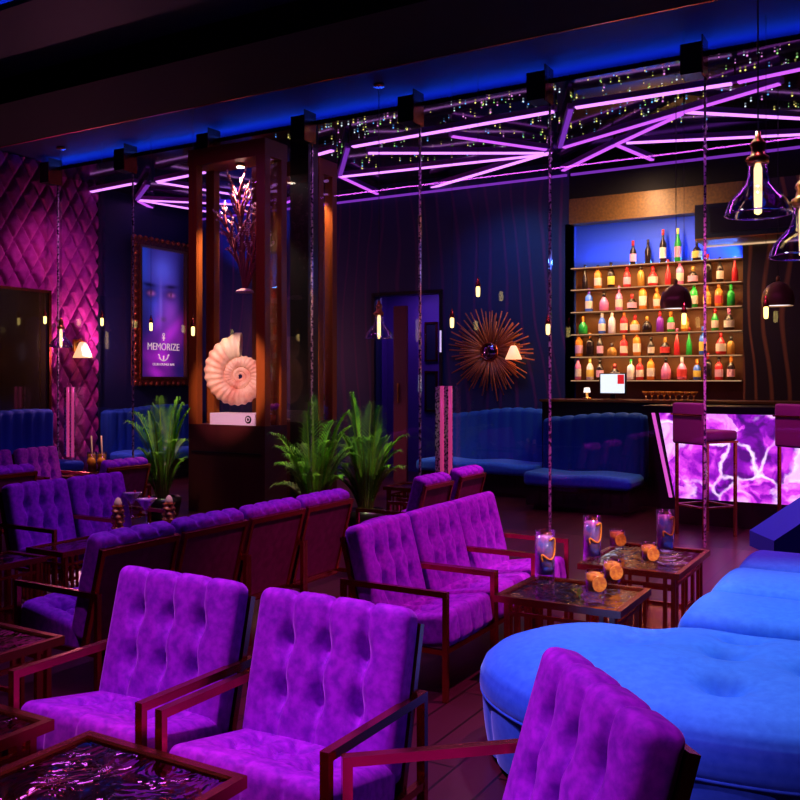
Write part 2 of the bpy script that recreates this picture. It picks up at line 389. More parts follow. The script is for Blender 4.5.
tag(st.build('painted_glints', [glow('glint gold', (1, .8, .2), 1.3), glow('glint white', (.8, .9, 1), 1.2), glow('glint blue', (.15, .45, 1), 1.2), glow('glint pink', (1, .3, .9), 1.1), glow('glint green', (.5, 1, .3), .9)]),
    'scatter of tiny coloured painted glints across the glossy black ceiling', 'painted glints', None, 'stuff')

# ------------------------------------------------------------------ lounge chair
def chair_proto():
    t = empty('lounge_chair')
    cols = (-.145, 0, .145)
    def seatf(o, n):
        g = 0
        if n.z > .2 or n.y < -.2:
            for c in cols:
                g += .013 * math.exp(-((o.x - c) / .012) ** 2) * (.45 if n.z > .7 else 1)
            if n.z > .3:
                for k, yb in enumerate((-.06, .08)):
                    for c in cols:
                        g += .050 * math.exp(-(((o.x - c) / .042) ** 2 + ((o.y - yb) / .042) ** 2))
                        for sx in (-1, 1):
                            e = abs((o.x - c) - sx * (o.y - yb) * .52) / .016; g += .018 * math.exp(-e * e) * (1 if abs(o.y - yb) < .075 else 0)
            g -= .010 * (1 - (o.x / .3) ** 2)
        return o - n * g
    tilt = Matrix.Translation((0, -.33, .34)) @ Matrix.Rotation(.15, 4, 'X').inverted() @ Matrix.Translation((0, .33, -.34))
    s = MB().rbox((.575, .50, .165), .040, (72, 48, 3), (0, -.085, .342), seatf, M_=tilt)
    s.build('seat', M['purple'], t)
    def backf(o, n):
        g = 0
        if n.y < -.2 or n.z > .3:
            for c in cols:
                dep = .018
                if n.y < -.3: dep += .010 * math.cos((o.z) / .6 * PI * 1.0) ** 2
                g += dep * math.exp(-((o.x - c) / .016) ** 2)
            if n.y < -.3:
                for zb in (-.07, .10):
                    for c in cols: g += .044 * math.exp(-(((o.x - c) / .032) ** 2 + ((o.z - zb) / .050) ** 2))
            g -= .012 * (1 - (o.x / .3) ** 2) * (1 - (o.z / .32) ** 2)
        return o - n * g
    lean = Matrix.Translation((0, .135, .28)) @ Matrix.Rotation(-.285, 4, 'X')
    s = MB().rbox((.575, .125, .54), .040, (60, 3, 56), (0, 0, .27), backf, M_=lean)
    s.build('backrest', M['purple'], t)
    p = MB().box((-.262, .062, -.03), (.262, .072, .47), M_=lean); p.build('back_panel', M['maroon'], t)
    f = MB()
    for a, b_ in (((-.288, .056, -.05), (-.262, .086, .50)), ((.262, .056, -.05), (.288, .086, .50)), ((-.262, .056, .468), (.262, .086, .50)), ((-.262, .056, -.05), (.262, .086, -.02))):
        f.box(a, b_, M_=lean)
    f.build('back_frame', M['bronze'], t)
    for sx in (-1, 1):
        x = sx * .2945
        a = MB(); a.box((x - .014, -.345, .502), (x + .014, .34, .53)); a.build('armrest', M['bronze'], t)
        MB().box((x - .014, -.345, 0), (x + .014, -.317, .502)).build('leg', M['bronze'], t)
        MB().box((x - .014, .312, 0), (x + .014, .34, .502)).build('leg', M['bronze'], t)
        MB().box((x - .012, -.317, .225), (x + .012, .312, .25)).build('side_rail', M['bronze'], t)
    MB().box((-.28, -.33, .225), (.28, -.305, .25)).build('front_rail', M['bronze'], t)
    MB().box((-.28, .20, .225), (.28, .225, .25)).build('rear_rail', M['bronze'], t)
    return t
CH = chair_proto(); used = [False]
def chair(x, y, rz, label, group, s=1.):
    o = CH if not used[0] else copy_tree(CH)
    used[0] = True
    o.location = (x, y, 0); o.rotation_euler = (0, 0, rz); o.scale = s if isinstance(s, tuple) else (s, s, s)
    tag(o, label, 'chair', group); return o
g1, g2 = 'chairs facing the right-hand tables', 'chairs seen from behind along the left row'
S1, S2, S3 = (.93, .90, 1.), (.90, .90, 1.), (1.05, .82, 1.02)
chair(4.10, 2.285, 0, 'purple tufted lounge chair nearest of the three facing the right tables', g1, S1)
chair(4.675, 2.285, 0, 'purple tufted lounge chair in the middle of the three facing the right tables', g1, S1)
chair(5.235, 2.285, 0, 'purple tufted lounge chair farthest of the three facing the right tables', g1, S1)
for i, lab in enumerate(('first purple chair from left in the row seen from behind', 'second purple chair from left in the row seen from behind', 'third purple chair from left in the row seen from behind', 'rightmost purple chair in the row seen from behind, before the palms')):
    chair(3.225 + .552 * i, 3.70, PI, lab, g2, S2)
g3 = 'foreground chairs facing the glass tables'
chair(2.285, 2.43, -PI / 2, 'left foreground purple velvet chair facing the bottom left glass table', g3, S3)
chair(2.275, 1.715, -PI / 2, 'centre foreground purple velvet chair, second in the front row', g3, S3)
chair(2.02, 0.9, math.radians(-138), 'purple tufted chair cut off at the bottom right before the blue ottoman', g3, (1.1, 1.0, .99))
g4 = 'chairs at the far left tables'
chair(4.345, 5.42, 0, 'purple chair at far left edge facing us behind small tables', g4, S2)
chair(4.895, 5.42, 0, 'purple chair behind the martini glasses facing us', g4, S2)
chair(4.99, 7.13, PI, 'back-turned purple chair at the left edge before the blue sofa', g4, S2)
chair(6.0, 6.78, PI, 'back-turned purple chair left of the palm by the display case', g4, S2)
chair(6.52, 8.25, 0, 'small reddish purple chair facing us at far left', g4, S2)
chair(5.93, 8.25, 0, 'reddish purple chair at the extreme left edge, farthest row', g4, S2)
g5 = 'two back-turned chairs behind the middle row'
chair(6.23, 3.60, PI, 'back-turned purple chair in front of the pink door pulls', g5, (.82, .9, 1))
chair(6.93, 3.64, PI, 'back-turned purple chair right of the pink door pulls', g5, (.82, .9, 1))

# ------------------------------------------------------------------ glass tables
def table_proto():
    t = empty('side_table'); a = .31; h = .45
    f = MB(); e = .028
    f.box((-a, -a, h - .035), (a, -a + e, h)); f.box((-a, a - e, h - .035), (a, a, h)); f.box((-a, -a + e, h - .035), (-a + e, a - e, h)); f.box((a - e, -a + e, h - .035), (a, a - e, h))
    f.build('top_frame', M['bronze'], t)
    MB().box((-a + e, -a + e, h - .022), (a - e, a - e, h - .010)).build('glass_top', M['table_glass'], t)
    MB().box((-a + .06, -a + .06, .06), (a - .06, a - .06, .075)).build('lower_shelf', M['bronze'], t)
    for sx in (-1, 1):
        for sy in (-1, 1):
            l = MB(); x, y = sx * (a - .05), sy * (a - .05)
            l.box((x - .012, y - .012, 0), (x + .012, y + .012, h - .035))
            l.box((x - sx * .05 - .010, y - .010, .075), (x - sx * .05 + .010, y + .010, h - .035)); l.box((x - .010, y - sy * .05 - .010, .075), (x + .010, y - sy * .05 + .010, h - .035))
            l.build('leg', M['bronze'], t)
    for k in range(4):
        Mx = Matrix.Rotation(k * PI / 2, 4, 'Z'); l = MB(); y = -(a - .05)
        for z in (.075, h - .10): l.box((-a + .06, y - .009, z), (a - .06, y + .009, z + .018), M_=Mx)
        for x in (-.09, .09): l.box((x - .009, y - .009, .09), (x + .009, y + .009, h - .10), M_=Mx)
        l.box((-.09, y - .009, .17), (.09, y + .009, .188), M_=Mx); l.box((-.04, y - .009, .188), (-.022, y + .009, h - .1), M_=Mx)
        l.build('lattice', M['bronze'], t)
    return t
TB = table_proto(); tused = [False]
def table(x, y, lab, sx=1., sy=1.):
    o = TB if not tused[0] else copy_tree(TB); tused[0] = True
    o.location = (x, y, 0); o.scale = (sx, sy, 1); tag(o, lab, 'table', 'low glass-topped bronze tables'); return o
table(1.625, 1.945, 'glass-topped bronze table at the bottom left corner, nearest', 1., 1.03)
table(1.63, 2.745, 'glass-topped bronze table at left edge before the left foreground chair', 1., 1.0)
table(2.285, 3.50, 'glass-topped bronze table at left edge beside the back-turned chair row', 1., 1.0)
table(4.475, 1.575, 'bronze lattice table with drinks nearest the round ottoman', .89, 1.06)
table(5.60, 1.50, 'bronze lattice table with drinks beside the blue bench', 1.37, .97)
table(3.42, 4.92, 'low bronze table at far left edge, nearer of three behind the chair row', .97, .58)
table(4.14, 4.92, 'low bronze table in the middle of three behind the chair row', .97, .58)
table(4.86, 4.90, 'low bronze table carrying martini glasses and carved mugs', 1.12, .62)
table(7.22, 8.28, 'far bronze table carrying two orange drinks with straws')
table(8.12, 4.62, 'small bronze table beyond the palms near the back-turned chairs', .7, .7)

# ------------------------------------------------------------------ blue ottoman, bench and lounger
OC = Vector((3.60, .70, 0)); EY = 1.46
t = empty('ottoman', OC, 0, 'large round blue velvet tufted ottoman at right', 'ottoman')
BT = [WZ(651, 627, .45), WZ(633, 641, .45), WZ(741, 639, .45), WZ(726, 657, .45)]
BT = [b_ - OC for b_ in BT] + [Vector((-.27, -.08, 0)), Vector((.05, -.36, 0))]
prof = [(0, .475), (.15, .474), (.30, .471), (.45, .463), (.56, .450), (.64, .432), (.70, .405), (.735, .37), (.75, .33), (.752, .29), (.745, .27)]
fine = []
for i in range(len(prof) - 1):
    (r0, z0), (r1, z1) = prof[i], prof[i + 1]; k = 6 if r1 < .6 else 3
    for j in range(k): fine.append((r0 + (r1 - r0) * j / k, z0 + (z1 - z0) * j / k))
fine.append(prof[-1]); fine = [(r, z + .022 * max(0, (z - .27) / .2)) for r, z in fine]
def dent(x, y):
    g = 0
    for b_ in BT:
        d2 = (x - b_.x) ** 2 + (y - b_.y) ** 2
        g += .060 * math.exp(-d2 / .0045) + .032 * math.exp(-d2 / .030)
    return g
n = 120; vs = []; fs = []; fine = [(r * .867, z) for r, z in fine]
for r, z in fine:
    for j in range(n):
        a = 2 * PI * j / n; x, y = r * math.cos(a), EY * r * math.sin(a); vs.append((x, y, z - (dent(x, y) if z > .38 else 0)))
for i in range(len(fine) - 1):
    for j in range(n): fs.append((i * n + j, i * n + (j + 1) % n, (i + 1) * n + (j + 1) % n, (i + 1) * n + j)[::-1])
MB().add(vs, fs, 0, True).build('cushion', M['blue'], t)
MB().lathe([(.637, .262), (.648, .266), (.651, .272), (.648, .279), (.637, .282)], 120, ell=EY).build('piping', M['blue'], t)
def basef(u, v):
    a = 2 * PI * u; fl = abs(math.sin(a * 9)); r = .630 + .014 * fl ** .35 - .02 * (1 - v) ** 2
    return Vector((r * math.cos(a), EY * r * math.sin(a), .03 + .24 * v))
MB().grid(lambda u, v: basef(1 - u, v), 216, 8).build('base', M['blue'], t)
MB().lathe([(.55, 0), (.55, .035)], 60, ell=EY).build('plinth', M['black'], t)
for b_ in BT:
    z = .497 - dent(b_.x, b_.y) - .05 * ((math.hypot(b_.x, b_.y / EY) / .65) ** 4)
    MB().lathe([(.022, -.004), (.020, .006), (.012, .011), (0, .013)], 12, (b_.x, b_.y, z)).build('button', M['blue'], t)
t = empty('bench', (5.25, .35, 0), 0, 'long blue velvet bench of padded segments behind the round ottoman', 'bench')
for i, (x0, x1, y1) in enumerate(((4.28, 4.93, 1.02), (4.93, 5.625, 1.01), (5.625, 6.25, .99))):
    def bf(o, nn):
        if nn.z > .2: o = o + Vector((0, 0, .022 * (1 - (2 * o.x / (x1 - x0)) ** 2)))
        return o
    y0 = -.45
    MB().rbox((x1 - x0 - .006, y1 - y0, .20), .095, (20, 24, 3), ((x0 + x1) / 2 - 5.25, (y0 + y1) / 2 - .35, .345), bf).build('cushion', M['blue'], t)
MB().box((-.92, -.75, .05), (.96, .58, .25)).build('base', M['blue'], t)
MB().box((-.87, -.69, 0), (.91, .53, .05)).build('plinth', M['black'], t)
# sloping blue lounge seat beyond the bench
p0 = WK(774, 538, 7.13); p1 = WK(822, 494, 7.13)
t = empty('chaise', (p0.x, p0.y, 0), 0, 'dark blue sloping upholstered seat at right edge beyond the bench', 'chaise')
d = Vector((RX, RY, 0)); nrm = Vector((FX, FY, 0))
w = MB(); vs = []
for dep in (0, .5):
    o = nrm * dep
    vs += [o + Vector((0, 0, .14)), o + d * .9 + Vector((0, 0, .14)), o + d * .9 + Vector((0, 0, .86)), o + Vector((0, 0, .27))]
w.add(vs, [(0, 1, 2, 3), (7, 6, 5, 4), (0, 4, 5, 1), (1, 5, 6, 2), (2, 6, 7, 3), (3, 7, 4, 0)])
w.build('upholstery', M['blue_dark'], t)
for a in (.1, .7):
    q = d * a + nrm * .1; MB().tube([q, q + Vector((0, 0, .15))], .015, 8).build('leg', M['brass'], t)

# ------------------------------------------------------------------ blue channelled sofas
def sofa(name, loc, rz, length, lab, wave=0.):
    t = empty(name, loc, rz, lab, 'sofa', 'blue channelled sofas')
    nn_ = int(length / .03)
    def bf(o, n):
        ph = o.x / .17
        if n.y < -.2 or n.z > .3: o = o - n * (.030 * (1 - abs(math.cos(PI * ph)) ** .5))
        if o.z > 0: o = o + Vector((0, 0, wave * math.sin(o.x * 2.6 + .6)))
        return o
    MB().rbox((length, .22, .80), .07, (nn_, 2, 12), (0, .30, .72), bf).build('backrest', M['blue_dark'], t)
    def sf(o, n):
        if n.z > .2: o = o + Vector((0, 0, .012 * math.sin(o.x * 2 * PI / .9)))
        return o
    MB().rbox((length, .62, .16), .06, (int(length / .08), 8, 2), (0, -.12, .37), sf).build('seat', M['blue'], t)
    MB().box((-length / 2 + .03, -.38, .06), (length / 2 - .03, .40, .29)).build('base', M['black_matte'], t)
    MB().box((-length / 2 + .1, -.32, 0), (length / 2 - .1, .36, .06)).build('plinth', M['black'], t)
    return t
sofa('sofa', (11.28, 5.22, 0), -PI / 2, 1.80, 'dark blue channelled sofa under the sunburst', .05)
sofa('sofa', (10.40, 3.50, 0), -PI / 2, 1.30, 'dark blue channelled sofa at the left end of the bar', .04)
sofa('sofa', (10.55, 10.60, 0), 0, 1.95, 'blue channelled sofa below the framed poster', .03)
sofa('sofa', (7.75, 10.45, 0), 0, 1.5, 'blue channelled sofa below the dark wall panel', .03)

# ------------------------------------------------------------------ display cases
def case(loc, lab, wid=1.17, dep=.40, h=4.27):
    t = empty('display_case', loc, 0, lab, 'display case', 'tall bronze display cases')
    p = .125; bz = 1.03
    MB().box((0, 0, 0), (dep, wid, bz)).build('cabinet', M['darkwood'], t)
    MB().box((-.012, .05, .70), (0, wid - .05, .72)).build('groove', M['black'], t)
    for x, y in ((0, 0), (0, wid - p), (dep - p * .8, 0), (dep - p * .8, wid - p)):
        MB().box((x, y, bz), (x + p * .8, y + p, h - .19)).build('post', M['casewood'], t)
    MB().box((-.005, -.005, h - .19), (dep + .005, wid + .005, h)).build('top_box', M['casewood'], t)
    MB().box((.03, p, bz), (.036, wid - p, h - .19)).build('front_glass', M['case_glass'], t)
    MB().box((p * .8, .03, bz), (dep - p * .8, .036, h - .19)).build('side_glass', M['case_glass'], t)
    MB().box((.05, .05, 2.555), (dep - .05, wid - .05, 2.57)).build('glass_shelf', M['case_glass'], t)
    k = MB().lathe([(.055, 0), (.055, .03)], 16, (dep / 2, wid / 2 - .05, h - .225)).build('spotlight', M['brass'], t)
    MB().lathe([(0, 0), (.045, 0), (.045, .008)], 16, (dep / 2, wid / 2 - .05, h - .236)).build('lamp', glow('case spot', (1, .75, .6), 14), k)
    return t
M['casewood'] = mat('orange brown lacquered wood', (.30, .07, .010), .4)
C1 = Vector((7.90, 6.385, 0)); C2 = Vector((9.37, 6.69, 0))
case(C1, 'tall bronze display case holding a ribbed shell, left of the dark column', 1.15)
case(C2, 'second tall display case seen as a slim strip behind the dark column', 1.1, .40, 4.40)

# shell
pl = tag(MB().box((-.15, -.34, 0), (.15, .34, .135)).build('plinth', M['white'], None, (C1.x + .20, C1.y + .52, 1.03)), 'long white plinth with a small round black emblem under the shell', 'plinth')
e = MB(); e.lathe([(0, 0), (.045, 0), (.045, .006), (0, .006)], 20)
eo = e.build('emblem', M['black'], pl, (-.151, -.24, .068)); eo.rotation_euler = (0, -PI / 2, 0)
e = MB(); e.lathe([(.018, 0), (.018, .004), (.028, .004), (.028, 0)], 16)
eo2 = e.build('emblem_ring', M['white'], eo, (0, 0, .004))
sh = empty('ammonite_shell', WK(240, 376, 10.48), 0, 'large ribbed pink and cream ammonite shell standing on the white plinth', 'shell')
vs = []; fs = []; NT = 620; NC = 26; turns = 3.4; end = math.radians(88)
for i in range(NT):
    f_ = i / (NT - 1); th = end + (1 - f_) * turns * 2 * PI           # clockwise outwards, mouth at the top
    gr = 2.15 ** (-(1 - f_) * turns)
    ro = .485 * gr; ri = ro / 2.15 * 1.02                                    # outer and inner edge
    rc = (ro + ri) / 2; hr = (ro - ri) / 2 * 1.12
    rib = 1 + .075 * math.sin(th * 26) * min(1, f_ * 1.6)
    ww = hr * .72
    for j in range(NC):
        a = 2 * PI * j / NC
        rr = rc + hr * math.cos(a) * (rib if math.cos(a) > -.3 else 1); zz = ww * math.sin(a) * rib
        vs.append((rr * math.cos(th), rr * math.sin(th), zz))
for i in range(NT - 1):
    for j in range(NC): fs.append((i * NC + j, (i + 1) * NC + j, (i + 1) * NC + (j + 1) % NC, i * NC + (j + 1) % NC))
# stand the spiral up, its flat side turned to the room
Mst = Matrix(((RX, 0, -FX), (RY, 0, -FY), (0, 1, 0)))
vs = [Mst @ Vector(v) for v in vs]
wm = MB().add(vs, fs, 0, True)
wm.mi = [1 if k // NC > NT * .972 else 0 for k in range(len(fs))]
wm.build('whorls', [M['shell'], M['shell_in']], sh)
mv = [Vector(v) for v in vs[-NC:]]; cen = sum(mv, Vector()) / NC
lip = [cen + (v - cen) * 1.0 for v in mv] ; tip = [cen + (v - cen) * .55 + Mst @ Vector((-.075, .055, 0)) + Vector((0, 0, .01)) for v in mv]
tip2 = [cen + Mst @ Vector((-.09, .085, 0))]
fl = [(j, (j + 1) % NC, NC + (j + 1) % NC, NC + j) for j in range(NC)] + [(NC + j, NC + (j + 1) % NC, 2 * NC) for j in range(NC)]
MB().add(lip + tip + tip2, fl, 0, True).build('mouth', M['shell_in'], sh)

# coral fan on the glass shelf
cr = empty('coral_fan', (C1.x + .2, C1.y + .46, 2.57), 0, 'branching dark red sea fan coral with pale tips above the shell', 'coral')
stm = MB(); tp = MB()
def branch(p, ang, L, r, dep):
    k = 5; pts = [p.copy()]
    for i in range(k):
        ang += R.uniform(-.09, .09); p = p + Vector((R.uniform(-.012, .012), -math.sin(ang) * L / k, math.cos(ang) * L / k)); pts.append(p.copy())
        if dep > 0 and i >= 1:
            for sgn in ((1, -1) if dep > 1 else (R.choice((1, -1)),)):
                if R.random() < .8: branch(p.copy(), ang + sgn * R.uniform(.35, .5), L * R.uniform(.30, .42) * (1.15 - .1 * i), r * .7, dep - 1)
    stm.tube(pts, [r * (1 - .5 * i / k) for i in range(k + 1)], 5)
    if dep == 0:
        for q in pts[2:]: tp.lathe([(0, -.014), (.013, 0), (0, .014)], 5, q, close=False)
for a, L in ((-.30, .80), (-.10, 1.0), (.06, 1.10), (.22, 1.0), (.38, .82), (.5, .6)): branch(Vector((0, 0, .03)), a, L, .026, 2)
stm.build('branches', M['coral'], cr); tp.build('tips', M['coral_tip'], cr)
MB().lathe([(.11, 0), (.10, .02), (.05, .045), (0, .05)], 14).build('foot', M['coral_tip'], cr)
# flower and orange ornament in the right of the case
fl_ = empty('flower', (C1.x + .30, C1.y + .12, 1.03), 0, 'small purple flower in an orange cup inside the shell case', 'flower')
MB().lathe([(.03, 0), (.04, .12), (.035, .12)], 12).build('cup', M['amber'], fl_)
w = MB()
for k in range(9):
    a = k * 2.4; q = Vector((math.cos(a) * .05, math.sin(a) * .05, .19 + .02 * (k % 3)))
    w.lathe([(0, -.04), (.035, -.02), (.045, .01), (0, .03)], 8, q)
w.build('petals', mat('magenta petals', (.6, .08, .55), .5), fl_)
# contents of the second case
tw = empty('ornament_tower', (C2.x + .2, C2.y + .25, 2.57), 0, 'orange carved tower ornament inside the second display case', 'ornament')
w = MB()
for k in range(12):
    r = .11 - .008 * k; w.lathe([(r * .7, k * .07), (r, k * .07 + .03), (r * .7, k * .07 + .07)], 10)
w.build('tiers', mat('orange glaze', (.7, .22, .03), .4), tw); MB().lathe([(.02, .84), (.03, .87), (0, .95)], 8).build('finial', M['brass'], tw)

# ------------------------------------------------------------------ potted palms
def palm(loc, h, nf, lab, seed, spread=1.):
    r_ = random.Random(seed)
    t = empty('potted_palm', loc, 0, lab, 'plant', 'potted areca palms')
    MB().lathe([(.13, 0), (.17, .04), (.20, .18), (.205, .25), (.185, .25), (.18, .22)], 24).build('pot', M['pot'], t)
    MB().lathe([(0, .225), (.18, .22)], 24).build('soil', M['soil'], t)
    st_ = MB(); lf = MB()
    for k in range(nf):
        az = 2 * PI * k / nf * 2.618 + r_.uniform(-.3, .3); out = r_.uniform(.05, .40) * spread; top = h * r_.uniform(.52, 1.12) * (1 - .10 * (out / .40) ** 2)
        b0 = Vector((math.cos(az) * .06, math.sin(az) * .06, .22)); dirv = Vector((math.cos(az), math.sin(az), 0)); side = Vector((-dirv.y, dirv.x, 0))
        pts = []
        for i in range(13):
            s = i / 12; pts.append(b0 + dirv * (out * (.35 * s + .65 * s ** 2.2)) + Vector((0, 0, (top - .22) * (s * (1.22 - .22 * s)) - (.30 * out * s ** 5))))
        st_.tube(pts, [.009 * (1 - .75 * i / 12) for i in range(13)], 5)
        for i in range(26):
            s = .16 + .84 * i / 25; x = s * 12; i0 = min(int(x), 11); f_ = x - i0
            p = pts[i0].lerp(pts[i0 + 1], f_); d = (pts[i0 + 1] - pts[i0]).normalized()
            Ln = .20 * math.sin(PI * max(.06, min(.95, .14 + .78 * (s - .18) / .82))) ** .7 * r_.uniform(.85, 1.1)
            for sg in (-1, 1):
                o = (side * sg * .82 + d * .72 + Vector((0, 0, .05))).normalized()
                q1 = p + o * Ln * .5 + Vector((0, 0, .012)); q2 = p + o * Ln + Vector((0, 0, -.030 * r_.uniform(.3, 1.6)))
                wv = o.cross(Vector((0, 0, 1))).normalized() * .0060
                lf.add([p - wv * .5, p + wv * .5, q1 - wv, q1 + wv, q2], [(0, 1, 3, 2), (2, 3, 4)], 0, True)
    st_.build('stems', M['stem'], t); lf.build('leaves', M['leaf'], t)
palm((7.28, 7.33, 0), 1.30, 26, 'potted green palm left of the shell display case', 3)
palm((7.06, 5.10, 0), 1.30, 28, 'potted green palm at the foot of the dark column, left of a pair', 5)
palm((7.60, 4.85, 0), 1.34, 28, 'potted green palm right of a pair, before the doorway', 9, 1.15)

# ------------------------------------------------------------------ poster
po = WY(131, 385, 11.05); px1 = WY(188, 385, 11.05)
W_, Hh = px1.x - po.x, 2.40
pt = empty('poster', (po.x, 11.05, 1.46), 0, 'blue violet woman portrait poster in ornate gilt frame', 'poster')
fw = .13; iw, ih = W_ - 2 * fw, Hh - 2 * fw
fr = MB()
def rail(p, q): fr.bar(p, q, .10, fw, up=(0, 0, 1)); 
fr.box((0, -.09, 0), (fw, 0, Hh)); fr.box((W_ - fw, -.09, 0), (W_, 0, Hh)); fr.box((fw, -.09, 0), (W_ - fw, 0, fw)); fr.box((fw, -.09, Hh - fw), (W_ - fw, 0, Hh))
fr.build('frame', M['gold_frame'], pt)
ca = MB()
for k in range(60):
    f_ = k / 60 * 2 * (W_ + Hh)
    if f_ < W_: x, z = f_, .03
    elif f_ < W_ + Hh: x, z = W_ - .03, f_ - W_
    elif f_ < 2 * W_ + Hh: x, z = f_ - W_ - Hh, Hh - .0
    else: x, z = .03, f_ - 2 * W_ - Hh
    ca.lathe([(0, -.05), (.035, -.03), (.05, 0), (.035, .03), (0, .05)], 8, (x, -.07, z))
ca.build('carving', M['gold_frame'], pt)
li = MB()
for a, b_ in (((fw - .02, -.105, fw - .02), (fw + .015, -.02, Hh - fw + .02)), ((W_ - fw - .015, -.105, fw - .02), (W_ - fw + .02, -.02, Hh - fw + .02)), ((fw, -.105, fw - .02), (W_ - fw, -.02, fw + .015)), ((fw, -.105, Hh - fw - .015), (W_ - fw, -.02, Hh - fw + .02))): li.box(a, b_)
li.build('inner_lip', M['brass'], pt)
# printed picture: a colour per vertex
def gs(x, y, cx, cy, sx, sy): return math.exp(-((x - cx) / sx) ** 2 - ((y - cy) / sy) ** 2)
def pic(u, v):                                                        # u right, v up, 0..1
    r, g, b_ = .012, .008, .10
    face = gs(u, v, .52, .72, .36, .34)
    r += .05 * face; g += .03 * face; b_ += .30 * face
    lt = gs(u, v, .10, .92, .12, .3); b_ += .30 * lt; g += .03 * lt
    fh = gs(u, v, .50, .84, .22, .10); b_ += .28 * fh; g += .05 * fh; r += .03 * fh
    chk = gs(u, v, .66, .52, .16, .14); r += .20 * chk; b_ += .22 * chk; g += .02 * chk
    chl = gs(u, v, .36, .55, .10, .12); b_ += .25 * chl; g += .03 * chl
    nose = gs(u, v, .47, .56, .035, .16); b_ += .22 * nose; r += .10 * nose; g += .05 * nose
    for ex, sg in ((.24, -1), (.68, 1)):
        sock = gs(u, v, ex, .655, .15, .050); k = 1 - .78 * sock; r *= k; g *= k; b_ *= k
        brow = gs(u, v, ex + .02 * sg, .715 + .03 * (u - ex) * sg, .15, .016); k = 1 - .85 * brow; r *= k; g *= k; b_ *= k
        eye = gs(u, v, ex + .03, .650, .07, .016); r += .38 * eye; b_ += .30 * eye; g += .08 * eye
        iris = gs(u, v, ex + .02, .652, .022, .018); k = 1 - .9 * iris; r *= k; g *= k; b_ *= k
    nn = gs(u, v, .53, .455, .06, .02); k = 1 - .6 * nn; r *= k; b_ *= k
    edge = gs(u, v, .98, .70, .12, .45); k = 1 - .75 * edge; r *= k; g *= k; b_ *= k
    edge = gs(u, v, .0, .55, .12, .25); k = 1 - .5 * edge; b_ *= k
    sm = gs(u, v, .66, .34, .22, .10) + .8 * gs(u, v, .45, .20, .3, .12) + .7 * gs(u, v, .40, .05, .25, .12) + .5 * gs(u, v, .85, .42, .12, .12) + .5 * gs(u, v, .40, .44, .08, .10)
    sm *= .65 + .35 * math.sin(9 * u + 5 * math.sin(7 * v) + 11 * v) * math.sin(13 * v - 6 * u)
    r += .50 * max(sm, 0); b_ += .52 * max(sm, 0); g += .012 * max(sm, 0)
    return (r, g, b_)
NU, NV = 70, 130
w = MB().grid(lambda u, v: Vector((fw + iw * u, -.035, fw + ih * v)), NU, NV, smooth=False)
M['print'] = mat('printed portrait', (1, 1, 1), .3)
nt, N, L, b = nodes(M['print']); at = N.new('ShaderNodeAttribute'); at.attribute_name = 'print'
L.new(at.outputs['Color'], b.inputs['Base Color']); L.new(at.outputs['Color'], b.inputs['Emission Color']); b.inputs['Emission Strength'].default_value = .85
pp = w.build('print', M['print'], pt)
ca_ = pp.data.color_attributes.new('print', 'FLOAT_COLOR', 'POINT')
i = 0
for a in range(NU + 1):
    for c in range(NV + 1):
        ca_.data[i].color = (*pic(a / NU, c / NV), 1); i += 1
M['letter'] = mat('pale lettering', (.95, .75, .75), .5, emit=(1, .75, .75), es=.55)
def text(s, size, x, z, par):
    cu = bpy.data.curves.new('lettering', 'FONT'); cu.body = s; cu.size = size; cu.align_x = 'CENTER'; cu.extrude = .003
    o = bpy.data.objects.new('tmp', cu); COL.objects.link(o)
    dg = bpy.context.evaluated_depsgraph_get(); me = bpy.data.meshes.new_from_object(o.evaluated_get(dg)); bpy.data.objects.remove(o)
    me.materials.clear(); me.materials.append(M['letter'])
    q = bpy.data.objects.new('lettering', me); COL.objects.link(q); q.parent = par; q.location = (x, -.042, z); q.rotation_euler = (PI / 2, 0, 0); return q
cxp = W_ / 2 + .03
q = text('MEMORIZE', .135, cxp, fw + ih * .215, pt); q.scale = (1.12, 1.25, 1)
text('CLUB LOUNGE BAR', .056, cxp, fw + ih * .095, pt)
an = MB(); z0 = fw + ih * .135
an.bar((cxp, -.042, z0), (cxp, -.042, z0 + .08), .018, .018)
pts = [(cxp + .105 * math.sin(a), -.042, z0 + .10 - .105 * math.cos(a)) for a in [(-1.25 + 2.5 * i / 14) for i in range(15)]]
an.tube(pts, .010, 6)
for sx in (-1, 1): an.bar((cxp + sx * .10, -.042, z0 + .075), (cxp + sx * .115, -.042, z0 + .10), .03, .012)
an.bar((cxp - .03, -.042, z0 + .375), (cxp + .03, -.042, z0 + .375), .016, .016); an.bar((cxp, -.042, z0 + .33), (cxp, -.042, z0 + .41), .016, .016)
an.tube([(cxp + .022 * math.cos(a), -.042, z0 + .43 + .022 * math.sin(a)) for a in [2 * PI * i / 12 for i in range(13)]], .007, 6)
an.build('anchor', M['letter'], pt)

